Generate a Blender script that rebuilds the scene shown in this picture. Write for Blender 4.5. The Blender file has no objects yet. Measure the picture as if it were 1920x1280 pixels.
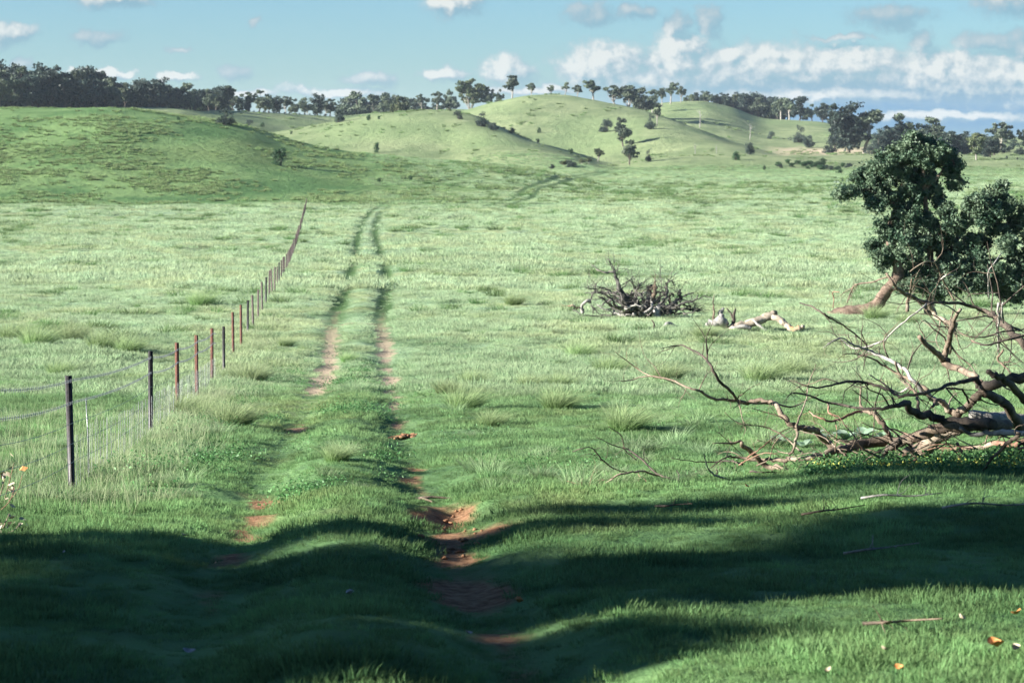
import bpy, math, random
import numpy as np
from mathutils import Vector, Matrix

# ------------------------------------------------------------------ camera, sky, sun, exposure
S = bpy.context.scene
EXPO = 1.82
F = 85 / 36 * 1920.0
YH = 255.0
PITCH = math.atan((640 - YH) / F)
CAMZ = 1.7
cam_d = bpy.data.cameras.new('camera')
cam = bpy.data.objects.new('camera', cam_d)
S.collection.objects.link(cam)
cam.location = (0, 0, CAMZ)
cam.rotation_euler = (math.pi / 2 - PITCH, 0, 0)
cam_d.lens = 85
cam_d.sensor_width = 36
cam_d.clip_start = 0.5
cam_d.clip_end = 60000
cam_d.dof.use_dof = True
cam_d.dof.focus_distance = 31
cam_d.dof.aperture_fstop = 5.6
S.camera = cam
S.view_settings.view_transform = 'Standard'
S.view_settings.look = 'None'
S.view_settings.exposure = EXPO
S.view_settings.gamma = 1
S.view_settings.use_curve_mapping = False
S.cycles.use_denoising = True
S.cycles.max_bounces = 5
S.cycles.diffuse_bounces = 2
S.cycles.transmission_bounces = 3
S.cycles.transparent_max_bounces = 4

SUN_AZ = math.radians(15)      # heading of the shadows, turned from +X towards +Y
SUN_EL = math.radians(19)
sun_d = bpy.data.lights.new('sun', 'SUN')
sun_d.energy = 5.0
sun_d.angle = math.radians(0.5)
sun_d.color = (1.0, 0.96, 0.88)
sun = bpy.data.objects.new('sun', sun_d)
S.collection.objects.link(sun)
to_sun = Vector((-math.cos(SUN_AZ) * math.cos(SUN_EL), -math.sin(SUN_AZ) * math.cos(SUN_EL), math.sin(SUN_EL)))
sun.rotation_euler = to_sun.to_track_quat('Z', 'Y').to_euler()

W = bpy.data.worlds.new('World')
S.world = W
W.use_nodes = True
wn = W.node_tree.nodes
wl = W.node_tree.links
wn.clear()


class NT:
    """small node building helper"""
    def __init__(s, tree):
        s.n = tree.nodes
        s.l = tree.links

    def put(s, sock, v):
        if hasattr(v, 'is_linked') or hasattr(v, 'links'):
            s.l.new(v, sock)
        else:
            sock.default_value = v

    def math(s, op, a, b=0.0, c=None, clamp=False):
        n = s.n.new('ShaderNodeMath')
        n.operation = op
        n.use_clamp = clamp
        s.put(n.inputs[0], a)
        s.put(n.inputs[1], b)
        if c is not None:
            s.put(n.inputs[2], c)
        return n.outputs[0]

    def vmath(s, op, a, b=(0, 0, 0)):
        n = s.n.new('ShaderNodeVectorMath')
        n.operation = op
        s.put(n.inputs[0], a)
        s.put(n.inputs[1], b)
        return n.outputs['Value'] if op in ('LENGTH', 'DOT_PRODUCT') else n.outputs[0]

    def mix(s, f, a, b, blend='MIX'):
        n = s.n.new('ShaderNodeMix')
        n.data_type = 'RGBA'
        n.blend_type = blend
        s.put(n.inputs[0], f)
        for sock, v in ((n.inputs[6], a), (n.inputs[7], b)):
            if isinstance(v, tuple) and len(v) == 3:
                v = v + (1,)
            s.put(sock, v)
        return n.outputs[2]

    def rng(s, v, a, b, c=0.0, d=1.0, smooth=True):
        n = s.n.new('ShaderNodeMapRange')
        n.interpolation_type = 'SMOOTHSTEP' if smooth else 'LINEAR'
        s.put(n.inputs[0], v)
        n.inputs[1].default_value = a
        n.inputs[2].default_value = b
        n.inputs[3].default_value = c
        n.inputs[4].default_value = d
        return n.outputs[0]

    def noise(s, vec, scale, detail=3, rough=0.55, dist=0.0, color=False):
        n = s.n.new('ShaderNodeTexNoise')
        if vec is not None:
            s.put(n.inputs['Vector'], vec)
        n.inputs['Scale'].default_value = scale
        n.inputs['Detail'].default_value = detail
        n.inputs['Roughness'].default_value = rough
        n.inputs['Distortion'].default_value = dist
        return n.outputs[1] if color else n.outputs[0]


# cloud field as seen by direction: u grows to the right of north, v upwards, 1 unit = 1.26 degrees
CLOUDS = [  # u, v, half width, half height, whiteness
    (-7.3, 2.50, .85, .22, .55), (-1.1, 2.46, .65, .28, .75), (-9.25, 1.87, .62, .22, .45), (-7.65, 1.80, .55, .17, .12),
    (1.45, 2.28, .50, .27, .15), (2.25, 2.27, .50, .17, .1), (3.0, 2.0, .28, .28, .1), (3.6, 2.1, .36, .34, .2),
    (7.0, 2.2, .85, .26, .12), (9.2, 2.45, .9, .40, .35), (8.9, 1.68, .9, .22, .15), (9.5, 1.62, .5, .35, .2),
    (-4.8, 2.13, .16, .11, .1), (-6.2, 1.62, .35, .06, .1), (-5.15, 1.15, .36, .17, .1), (-2.6, 1.05, .6, .16, .2),
    (-1.25, 1.13, .5, .18, .55), (-0.1, 1.18, .6, .33, .85), (6.1, 1.84, .75, .07, .1), (7.5, 1.72, .3, .25, .15),
    (-9.0, 1.28, .3, .16, .1), (-7.9, 1.15, .5, .09, .7), (-7.3, 1.17, .45, .1, .75), (-6.2, 1.08, .35, .09, .7),
    (5.3, 1.25, 4.4, .52, .8), (8.6, 1.0, 2.6, .55, .75), (5.6, .75, 4.2, .22, .25), (1.7, 1.28, 1.05, .52, 1.0), (3.1, 1.45, .8, .52, 1.0), (4.1, 1.5, .42, .2, .9), (4.8, 1.45, .6, .24, .8),
    (6.2, 1.25, 1.1, .5, .95), (7.9, 1.15, 1.4, .5, .95), (9.3, 1.0, 1.0, .6, .95), (5.4, 1.1, .8, .3, .45),
    (2.4, 1.0, 1.2, .3, .6), (5.0, 0.7, 2.6, .12, .2), (8.0, 0.35, 2.2, .12, .55), (5.6, .72, 1.0, .14, .8),
    (-3.3, 0.8, 1.2, .12, .5), (-5.0, 0.75, 1.0, .10, .35), (0.3, 0.85, 1.2, .12, .55),
    (-13, 2.0, 1.4, .5, .5), (-17, 1.2, 2.0, .5, .7), (13, 1.4, 2.2, .7, .9), (18, 1.0, 2.2, .6, .8), (14, 2.8, 1.5, .5, .3),
    (-4, 4.2, 1.6, .5, .5), (5, 4.5, 2.0, .6, .6), (10, 5, 2, .6, .4), (-11, 4.4, 2, .5, .4),
]


def cloud_group():
    g = bpy.data.node_groups.new('cloud_field', 'ShaderNodeTree')
    g.interface.new_socket('Vector', in_out='INPUT', socket_type='NodeSocketVector')
    g.interface.new_socket('Density', in_out='OUTPUT', socket_type='NodeSocketFloat')
    g.interface.new_socket('White', in_out='OUTPUT', socket_type='NodeSocketFloat')
    t = NT(g)
    gi = t.n.new('NodeGroupInput')
    go = t.n.new('NodeGroupOutput')
    v = gi.outputs[0]
    wob = t.noise(v, 1.6, 5, .62, color=True)
    wob = t.vmath('SUBTRACT', wob, (.5, .5, .5))
    wob = t.vmath('MULTIPLY', wob, (.9, .55, 0))
    vv = t.vmath('ADD', v, wob)
    tot = None
    wsum = None
    for (a, b, sx, sy, wh) in CLOUDS:
        d = t.vmath('SUBTRACT', vv, (a, b, 0))
        d = t.vmath('MULTIPLY', d, (1 / (sx * 1.3), 1 / (sy * 1.35), 0))
        L = t.vmath('LENGTH', d)
        m = t.rng(L, 1.15, 0.0, 0, 1)
        w = t.math('MULTIPLY', m, wh)
        tot = m if tot is None else t.math('MAXIMUM', tot, m)
        wsum = w if wsum is None else t.math('MAXIMUM', wsum, w)
    n = t.noise(v, 4.5, 5, .6)
    dens = t.math('ADD', tot, t.math('MULTIPLY', t.math('SUBTRACT', n, .5), .85))
    t.l.new(dens, go.inputs[0])
    t.l.new(wsum, go.inputs[1])
    return g


wt = NT(W.node_tree)
SKYS = 0.057
tc = wn.new('ShaderNodeTexCoord')
sep = wn.new('ShaderNodeSeparateXYZ')
wl.new(tc.outputs['Generated'], sep.inputs[0])
az = wt.math('ARCTAN2', sep.outputs[0], sep.outputs[1])
el = wt.math('ARCSINE', sep.outputs[2])
uu = wt.math('MULTIPLY', az, 45.33)
vv_ = wt.math('MULTIPLY', el, 45.33)
cmb = wn.new('ShaderNodeCombineXYZ')
wl.new(uu, cmb.inputs[0])
wl.new(vv_, cmb.inputs[1])
sky = wn.new('ShaderNodeTexSky')
sky.sky_type = 'NISHITA'
sky.sun_disc = False
sky.sun_elevation = SUN_EL
sky.sun_rotation = math.radians(90 - 180 - 15) % (2 * math.pi)
sky.altitude = 300
sky.air_density = 1.0
sky.dust_density = 0.3
sky.ozone_density = 2.5
skc = wt.mix(1.0, sky.outputs[0], (0.38, 0.575, 0.77), 'MULTIPLY')
K = 1 / (SKYS * 2 ** EXPO)      # turns a displayed value into one for this background


def disp(r, g, b):
    f = lambda c: ((c / 255 + .055) / 1.055) ** 2.4 if c > 10 else c / 255 / 12.92
    return (f(r) * K, f(g) * K, f(b) * K)


# blue depth low in the north east, behind the cumulus bank
low = wt.math('MULTIPLY', wt.rng(uu, -1.0, 6.0), wt.math('MULTIPLY', wt.rng(vv_, 1.35, 0.55), wt.rng(vv_, -.3, .25)))
skc2 = wt.mix(wt.math('MULTIPLY', low, 1.0), skc, disp(78, 146, 188))
cg = cloud_group()
g1 = wn.new('ShaderNodeGroup'); g1.node_tree = cg
g2 = wn.new('ShaderNodeGroup'); g2.node_tree = cg
wl.new(cmb.outputs[0], g1.inputs[0])
sh = wt.vmath('ADD', cmb.outputs[0], (-.16, .13, 0))
wl.new(sh, g2.inputs[0])
dens = g1.outputs[0]
alpha = wt.rng(dens, .10, .66)
lit = wt.math('SUBTRACT', dens, g2.outputs[0])
lit = wt.math('ADD', wt.math('MULTIPLY', lit, 1.9), .42)
lit = wt.math('MULTIPLY', lit, wt.math('ADD', wt.math('MULTIPLY', g1.outputs[1], 1.35), .12), clamp=True)
ccol = wt.mix(lit, disp(128, 168, 188), disp(232, 236, 232))
sep_a = wt.math('MULTIPLY', alpha, wt.rng(lit, 0, .5, .62, .95))
skc3 = wt.mix(sep_a, skc2, ccol)
bg = wn.new('ShaderNodeBackground')
wl.new(skc3, bg.inputs[0])
bg.inputs[1].default_value = SKYS
wo = wn.new('ShaderNodeOutputWorld')
wl.new(bg.outputs[0], wo.inputs[0])


# ------------------------------------------------------------------ numbers: rays, noise, terrain
def tan_down(py):
    return np.tan(np.arctan((np.asarray(py, float) - 640) / F) + PITCH)


def at(px, py, Y):
    """the point at ground distance Y along the line of sight (px, py)"""
    k = (py - 640) / F
    # camera axes
    fwd = Vector((0, math.cos(PITCH), -math.sin(PITCH)))
    up = Vector((0, math.sin(PITCH), math.cos(PITCH)))
    d = fwd - up * k + Vector(((px - 960) / F, 0, 0))
    s = Y / d.y
    return Vector((0, 0, CAMZ)) + d * s


def _h(ix, iy, seed):
    n = (ix.astype(np.int64) * 374761393 + iy.astype(np.int64) * 668265263 + seed * 974634777) & 0xFFFFFFFF
    n = ((n ^ (n >> 13)) * 1274126177) & 0xFFFFFFFF
    n = n ^ (n >> 16)
    return (n & 0xFFFF) / 65535.0


def vn(x, y, seed=0):
    x = np.asarray(x, float); y = np.asarray(y, float)
    ix = np.floor(x); iy = np.floor(y)
    fx = x - ix; fy = y - iy
    fx = fx * fx * (3 - 2 * fx); fy = fy * fy * (3 - 2 * fy)
    a = _h(ix, iy, seed); b = _h(ix + 1, iy, seed); c = _h(ix, iy + 1, seed); d = _h(ix + 1, iy + 1, seed)
    return (a * (1 - fx) + b * fx) * (1 - fy) + (c * (1 - fx) + d * fx) * fy - .5


def fbm(x, y, seed=0, o=3):
    r = 0; a = 1
    for i in range(o):
        r = r + a * vn(x * 2 ** i, y * 2 ** i, seed + i)
        a *= .5
    return r


def hermite(xs, ys):
    xs = np.array(xs, float); ys = np.array(ys, float)
    d = np.diff(ys) / np.diff(xs)
    m = np.zeros_like(ys)
    m[1:-1] = np.where(d[:-1] * d[1:] > 0, 2 * d[:-1] * d[1:] / (d[:-1] + d[1:] + 1e-12), 0)
    m[0] = d[0]; m[-1] = d[-1]

    def f(x):
        x = np.clip(x, xs[0], xs[-1])
        i = np.clip(np.searchsorted(xs, x) - 1, 0, len(xs) - 2)
        h = xs[i + 1] - xs[i]; t = (x - xs[i]) / h
        return ((2 * t ** 3 - 3 * t ** 2 + 1) * ys[i] + (t ** 3 - 2 * t ** 2 + t) * h * m[i]
                + (-2 * t ** 3 + 3 * t ** 2) * ys[i + 1] + (t ** 3 - t ** 2) * h * m[i + 1])
    return f


BASE = hermite([-200, -60, 0, 11.5, 26, 38, 52, 66, 79, 94, 108, 122, 146, 191, 270, 420, 520, 650, 800, 900, 1500, 3000, 9000, 20000],
               [14, 4, 0, -.9, -2.04, -2.98, -3.9, -4.75, -5.2, -5.65, -6.1, -6.5, -7.4, -8.6, -9.9, -10.4, -10.9, -11.1, -10.4, -11, -8, -2, 0, 0])


def hill(pts, wn_, wf_):
    px = [p[0] for p in pts]
    zz = [CAMZ - float(tan_down(p[1])) * p[2] for p in pts]
    return hermite(px, zz), hermite(px, [p[2] for p in pts]), wn_, wf_


HILLS = [
    hill([(-3000, 250, 660), (-900, 222, 650), (-300, 209, 640), (0, 206, 640), (100, 203, 640), (190, 200, 640), (260, 206, 640), (330, 216, 640), (440, 233, 640), (540, 261, 640),
          (620, 278, 640), (760, 295, 640), (900, 308, 640), (1000, 318, 640), (1120, 338, 640), (5000, 420, 640)], 215, 150),
    hill([(-3000, 300, 1050), (300, 285, 1050), (480, 255, 1050), (560, 242, 1050), (680, 219, 1050), (760, 210, 1050), (820, 207, 1050), (880, 214, 1030), (940, 238, 985),
          (1000, 264, 940), (1070, 288, 890), (1160, 312, 850), (5000, 320, 850)], 300, 330),
    hill([(-3000, 290, 1350), (550, 270, 1350), (700, 240, 1350), (800, 224, 1350), (860, 212, 1350), (930, 193, 1350), (1000, 180, 1350), (1050, 178, 1350), (1100, 184, 1340),
          (1160, 197, 1310), (1230, 214, 1260), (1300, 240, 1200), (1380, 268, 1130), (1470, 288, 1080), (5000, 300, 1080)], 380, 400),
    hill([(-3000, 300, 1700), (1000, 240, 1700), (1120, 213, 1700), (1200, 200, 1700), (1260, 192, 1700), (1310, 191, 1700), (1360, 200, 1700), (1440, 224, 1700), (1520, 227, 1700),
          (1580, 238, 1650), (1640, 255, 1600), (1700, 275, 1600), (1900, 285, 1600), (5000, 290, 1600)], 620, 300),
    hill([(-3000, 215, 1000), (-500, 208, 1000), (0, 207, 1010), (250, 203, 1080), (330, 205, 1120), (400, 209, 1180), (520, 214, 1260), (620, 218, 1330), (720, 213, 1400),
          (860, 205, 1700), (960, 215, 1700), (1100, 240, 1700), (5000, 300, 1700)], 420, 250),
    hill([(-3000, 420, 880), (1000, 350, 880), (1130, 316, 880), (1200, 301, 880), (1260, 292, 880), (1340, 289, 880), (1450, 292, 880), (1560, 302, 880), (1640, 312, 880),
          (1800, 326, 880), (5000, 340, 880)], 110, 90),
    hill([(-3000, 300, 2300), (1500, 280, 2300), (1640, 262, 2300), (1760, 268, 2300), (1830, 268, 2300), (1920, 264, 2300), (2300, 258, 2300), (5000, 250, 2300)], 600, 600),
    hill([(-3000, 400, 1150), (1500, 330, 1150), (1650, 300, 1150), (1740, 296, 1150), (1830, 296, 1150), (1880, 282, 1150), (1920, 276, 1150), (2100, 262, 1150), (5000, 255, 1150)], 230, 200),
]

# wheel ruts: picture rows turned into distances with the base profile
_Yt = np.exp(np.linspace(math.log(4), math.log(415), 4000))
_pyt = 640 + F * np.tan(np.arctan((CAMZ - BASE(_Yt)) / _Yt) - PITCH)


def y_of_row(py):
    return float(np.interp(-py, -_pyt, _Yt))


def rut(pts):
    ys = []; xs = []
    for px, py in pts:
        Y = y_of_row(py)
        ys.append(Y); xs.append((px - 960) / F * Y * 1.0)
    o = np.argsort(ys)
    ys = np.array(ys)[o]; xs = np.array(xs)[o]
    return hermite(np.log(ys), xs)


RL = rut([(180, 1500), (300, 1230), (395, 1090), (425, 1025), (455, 965), (480, 915), (555, 795), (600, 720), (617, 660), (622, 610), (640, 560), (655, 520), (667, 470), (672, 440), (684, 410), (702, 390)])
RR = rut([(1090, 1500), (990, 1260), (935, 1170), (862, 1060), (838, 990), (822, 940), (782, 880), (747, 820), (738, 760), (728, 710), (720, 650), (714, 608), (722, 560), (724, 510), (712, 470), (704, 430), (712, 405), (724, 390)])


def windows(Y, lst):
    r = np.zeros_like(Y); w = np.full_like(Y, .12)
    for p0, p1, ww in lst:
        a, b = y_of_row(p0), y_of_row(p1)
        if a > b:
            a, b = b, a
        m = (np.clip((Y - a) / (.04 * a) + .5, 0, 1)) * (np.clip((b - Y) / (.04 * b) + .5, 0, 1))
        w = np.where(m > r, ww, w)
        r = np.maximum(r, m)
    return r, w


DL = [(1262, 1238, .16), (1098, 1078, .15), (1030, 1008, .17), (985, 905, .16), (800, 782, .12), (737, 700, .27), (703, 603, .24), (603, 470, .11)]
DR = [(1600, 1215, .16), (1195, 1150, .20), (1100, 1045, .20), (1035, 935, .20), (938, 930, .38), (890, 850, .10), (803, 762, .10), (748, 738, .2), (727, 697, .27), (672, 603, .27), (603, 455, .12), (762, 603, .11)]
FX = lambda Y: -2.74 - .0783 * Y      # fence line


def smooth(t):
    t = np.clip(t, 0, 1)
    return t * t * (3 - 2 * t)


def terrain(X, Y, detail=True, attrs=False):
    X = np.asarray(X, float); Y = np.asarray(Y, float)
    b = BASE(Y)
    Yc = np.maximum(Y, 6.0)
    u = 960 + F * X / Yc
    # ground climbs gently to the right near the camera
    side = .045 * np.clip(X - .3, -1, 14) * (1 - smooth((Y - 22) / 40)) * smooth((Y + 10) / 15)
    b = b + side
    z = b
    for i, (fz, fy, wn_, wf_) in enumerate(HILLS):
        yc = fy(u)
        t = (Y - yc)
        t = np.where(t < 0, -t / wn_, t / wf_)
        s = .5 * (1 + np.cos(np.pi * np.clip(t, 0, 1)))
        zc = fz(u)
        h = b + (zc - b) * s
        h = np.where(zc > b, h, b - .3)
        k = .5
        z = np.where(Y > 300, np.maximum(z, h) + k * np.exp(-np.abs(z - h) / k) * .5 * (s > 0), z)
    if detail:
        far = smooth((Y - 400) / 200)
        z = z + .16 * fbm(X / 3.3, Y / 3.3, 3) * (1 - far) * smooth(Y / 8) + far * 1.1 * fbm(X / 45, Y / 60, 9, 4)
        z = z + .045 * fbm(X / .55, Y / .55, 5) * (Y < 130)
        z = z + .30 * fbm(X / 14, Y / 18, 15) * smooth((Y - 40) / 60)
    dirt = np.zeros_like(z)
    near = (Y > 4) & (Y < 414)
    lY = np.log(np.clip(Y, 4.1, 413))
    for R, lst, dep in ((RL, DL, .10), (RR, DR, .12)):
        d = X - R(lY)
        nn = fbm(X * 2.2, Y * 1.3, 21, 4)
        dd = np.abs(d)
        prof = np.exp(-(d / .42) ** 2)
        dp = dep * np.where(Y < 45, 1, np.where(Y > 110, .95, .6))
        z = z - near * dp * prof
        m, w = windows(Y, lst)
        dirt = np.maximum(dirt, near * m * np.clip(((w * 1.25 - dd) / .13 + nn * 2.2), 0, 1))
        # the grass crown between and beside the ruts stands proud
    mid = .5 * (RL(lY) + RR(lY))
    z = z + near * .07 * np.exp(-((X - mid) / .55) ** 2) * (Y < 200)
    # bare cross strip
    yb = y_of_row(606)
    m = np.clip(1.2 - np.abs(Y - yb - .3 * fbm(X * 1.5, X * 0 + 3, 8)) / .9, 0, 1) * (X > RL(np.log(yb)) - .5) * (X < RR(np.log(yb)) + .3)
    dirt = np.maximum(dirt, m)
    # washed out hollow with a root lip
    ex, ey = (848 - 960) / F * 22.3, y_of_row(938)
    wash = np.exp(-((X - ex - .03) / .17) ** 2) * smooth((ey - Y) / .12) * smooth((Y - ey + 2.6) / 2.2)
    z = z - .09 * wash
    dirt = np.maximum(dirt, np.clip(wash * 2.2 - .5 + fbm(X * 5, Y * 3, 44) * .8, 0, 1))
    ex2 = (925 - 960) / F * 20.5
    wash2 = np.exp(-((X - ex2) / .26) ** 2 - ((Y - y_of_row(985)) / .5) ** 2)
    dirt = np.maximum(dirt, np.clip(wash2 * 1.6 - .5 + fbm(X * 5, Y * 3, 45) * .8, 0, 1))
    if not attrs:
        return z
    return z, dirt, u


def ground(x, y):
    return float(terrain(np.array([x]), np.array([y]))[0])


_Ym = np.exp(np.linspace(math.log(9), math.log(3200), 6000))


def hit(px, py):
    """where the line of sight meets the ground"""
    k = float((px - 960) / F) / (math.cos(PITCH) - math.sin(PITCH) * (py - 640) / F)
    X = k * _Ym
    z = terrain(X, _Ym)
    ray = CAMZ - float(tan_down(py)) * _Ym
    i = np.where(z >= ray)[0]
    j = i[0] if len(i) else len(_Ym) - 1
    return Vector((X[j], _Ym[j], z[j]))


def onto(px, Y):
    x = (px - 960) / F * Y * (1 / math.cos(PITCH)) * math.cos(PITCH)
    return Vector((x, Y, ground(x, Y)))


# ------------------------------------------------------------------ object helpers
COL = S.collection
rng = np.random.default_rng(7)
rnd = random.Random(11)


def tag(o, label=None, cat=None, group=None, kind=None):
    if label: o['label'] = label
    if cat: o['category'] = cat
    if group: o['group'] = group
    if kind: o['kind'] = kind
    return o


def mesh_np(name, V, Q, T=None, mat=None, smooth_=False):
    """mesh from numpy vertices, quads and triangles"""
    me = bpy.data.meshes.new(name)
    nq = 0 if Q is None else len(Q)
    nt = 0 if T is None else len(T)
    me.vertices.add(len(V))
    me.vertices.foreach_set('co', np.asarray(V, np.float32).ravel())
    loops = []
    if nq: loops.append(np.asarray(Q, np.int32).ravel())
    if nt: loops.append(np.asarray(T, np.int32).ravel())
    loops = np.concatenate(loops)
    me.loops.add(len(loops))
    me.loops.foreach_set('vertex_index', loops)
    me.polygons.add(nq + nt)
    st = np.concatenate([np.arange(nq) * 4, nq * 4 + np.arange(nt) * 3]).astype(np.int32)
    me.polygons.foreach_set('loop_start', st)
    me.update(calc_edges=True)
    if smooth_:
        me.polygons.foreach_set('use_smooth', np.ones(nq + nt, bool))
    if mat: me.materials.append(mat)
    return me


def link(name, me, parent=None, loc=None):
    o = bpy.data.objects.new(name, me)
    COL.objects.link(o)
    if parent is not None: o.parent = parent
    if loc is not None: o.location = loc
    return o


def empty(name, loc):
    o = bpy.data.objects.new(name, None)
    o.empty_display_size = .2
    COL.objects.link(o)
    o.location = loc
    return o


def copy_tree(root, loc, scale=1.0, rz=0.0):
    c = root.copy()
    COL.objects.link(c)
    c.location = loc
    c.scale = (scale, scale, scale) if not hasattr(scale, '__len__') else scale
    c.rotation_euler = (0, 0, rz)
    for ch in root.children:
        d = ch.copy()
        COL.objects.link(d)
        d.parent = c
    return c


def catmull(P, n):
    P = [np.array(p, float) for p in P]
    if len(P) < 3:
        return [P[0] + (P[-1] - P[0]) * i / n for i in range(n + 1)]
    Q = [2 * P[0] - P[1]] + P + [2 * P[-1] - P[-2]]
    out = []
    for i in range(1, len(Q) - 2):
        for k in range(n):
            t = k / n
            out.append(.5 * (2 * Q[i] + (Q[i + 1] - Q[i - 1]) * t + (2 * Q[i - 1] - 5 * Q[i] + 4 * Q[i + 1] - Q[i + 2]) * t * t
                             + (-Q[i - 1] + 3 * Q[i] - 3 * Q[i + 1] + Q[i + 2]) * t ** 3))
    out.append(P[-1])
    return out


class Tubes:
    def __init__(s):
        s.V = []; s.Q = []; s.T = []; s.n = 0

    def add(s, pts, rad, sides=6, rough=0.0, cap=True):
        pts = np.array(pts, float); rad = np.array(rad, float)
        m = len(pts)
        tan = np.gradient(pts, axis=0)
        tan /= np.linalg.norm(tan, axis=1)[:, None] + 1e-9
        ref = np.array([0, 0, 1.]) if abs(tan[0][2]) < .9 else np.array([1., 0, 0])
        n1 = np.cross(tan[0], ref); n1 /= np.linalg.norm(n1)
        V = []
        for i in range(m):
            n1 = n1 - tan[i] * np.dot(n1, tan[i]); n1 /= np.linalg.norm(n1) + 1e-9
            n2 = np.cross(tan[i], n1)
            a = np.arange(sides) / sides * 2 * np.pi
            r = rad[i] * (1 + (rng.uniform(-rough, rough, sides) if rough else 0))
            V.append(pts[i] + (np.cos(a) * r)[:, None] * n1 + (np.sin(a) * r)[:, None] * n2)
        V = np.concatenate(V)
        i = np.arange(m - 1)[:, None] * sides; j = np.arange(sides)[None, :]; k = (j + 1) % sides
        Q = np.stack([i + j, i + k, i + sides + k, i + sides + j], -1).reshape(-1, 4)
        b = s.n
        s.V.append(V); s.Q.append(Q + b)
        s.n += len(V)
        if cap:
            for row, rev in ((0, True), (m - 1, False)):
                c = pts[row]
                s.V.append(c[None]); ci = s.n; s.n += 1
                jj = np.arange(sides); kk = (jj + 1) % sides
                a = b + row * sides
                T = np.stack([a + jj, a + kk, np.full(sides, ci)], -1)
                s.T.append(T[:, ::-1] if rev else T)

    def mesh(s, name, mat, sm=True):
        return mesh_np(name, np.concatenate(s.V), np.concatenate(s.Q), np.concatenate(s.T) if s.T else None, mat, sm)


def quads(C, size, rg, flat=0.0, aspect=1.0, center=None, out=0.0):
    """leaf cards: C centres, random orientation"""
    n = len(C)
    a = rg.normal(size=(n, 3))
    if center is not None and out > 0:
        o = C - center
        o /= np.linalg.norm(o, axis=1)[:, None] + 1e-6
        a = a + o * out
    a[:, 2] += flat * rg.choice([-1, 1], n)
    a /= np.linalg.norm(a, axis=1)[:, None]
    b = np.cross(a, rg.normal(size=(n, 3))); b /= np.linalg.norm(b, axis=1)[:, None]
    c = np.cross(a, b)
    s = (np.asarray(size) * rg.uniform(.6, 1.3, n))[:, None] * .5
    b = b * s; c = c * s * aspect
    # kite shaped leaf
    V = np.stack([C - b, C - b * .1 - c * .8, C + b, C + b * -.1 + c * .8], 1).reshape(-1, 3)
    Q = np.arange(n * 4).reshape(-1, 4)
    return V, Q


# ------------------------------------------------------------------ materials
def new_mat(name):
    m = bpy.data.materials.new(name)
    m.use_nodes = True
    m.node_tree.nodes.clear()
    t = NT(m.node_tree)
    out = t.n.new('ShaderNodeOutputMaterial')
    return m, t, out


def pos(t):
    return t.n.new('ShaderNodeNewGeometry').outputs['Position']


def principled(t, out, col, rough=.9, spec=.2, normal=None):
    b = t.n.new('ShaderNodeBsdfPrincipled')
    t.put(b.inputs['Base Color'], col if not isinstance(col, tuple) or len(col) == 4 else col + (1,))
    b.inputs['Roughness'].default_value = rough
    b.inputs['Specular IOR Level'].default_value = spec
    if normal is not None: t.l.new(normal, b.inputs['Normal'])
    t.l.new(b.outputs[0], out.inputs[0])
    return b


def bump(t, h, strength, dist):
    b = t.n.new('ShaderNodeBump')
    b.inputs['Strength'].default_value = strength
    b.inputs['Distance'].default_value = dist
    t.l.new(h, b.inputs['Height'])
    return b.outputs[0]


GREEN = (.125, .235, .082); PALE = (.295, .40, .24); DEEP = (.035, .095, .035); OLIVE = (.14, .19, .075)


def pasture_colour(t, p):
    """colour of the living sward by place: shared by ground and blades"""
    sepn = t.n.new('ShaderNodeSeparateXYZ'); t.l.new(p, sepn.inputs[0])
    st = t.vmath('MULTIPLY', p, (1, .6, 1))
    big = t.noise(st, .045, 4, .6)
    midn = t.noise(st, .45, 4, .65)
    fine = t.noise(p, 3.0, 3, .6)
    yv = sepn.outputs[1]
    azv = t.math('DIVIDE', sepn.outputs[0], t.math('MAXIMUM', yv, 10))
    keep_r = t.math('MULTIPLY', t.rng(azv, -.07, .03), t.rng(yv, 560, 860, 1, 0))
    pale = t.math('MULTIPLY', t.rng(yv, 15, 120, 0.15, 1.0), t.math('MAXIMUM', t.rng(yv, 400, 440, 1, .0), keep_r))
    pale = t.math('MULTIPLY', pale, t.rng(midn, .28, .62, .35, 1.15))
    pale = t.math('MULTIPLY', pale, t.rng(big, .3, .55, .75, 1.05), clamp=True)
    c = t.mix(t.rng(fine, .35, .7), GREEN, (.11, .24, .075))
    c = t.mix(t.rng(midn, .58, .40, 0, .75), c, DEEP)
    straw = t.noise(t.vmath('MULTIPLY', p, (1, .5, 1)), .16, 5, .7)
    c = t.mix(t.rng(straw, .54, .66, 0, .55), c, (.24, .27, .11))
    c = t.mix(t.rng(t.noise(p, .9, 4, .7), .60, .70, 0, .6), c, DEEP)
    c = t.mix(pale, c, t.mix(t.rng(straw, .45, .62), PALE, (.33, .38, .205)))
    return c, big, midn, fine, yv, sepn.outputs[0]


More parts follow.
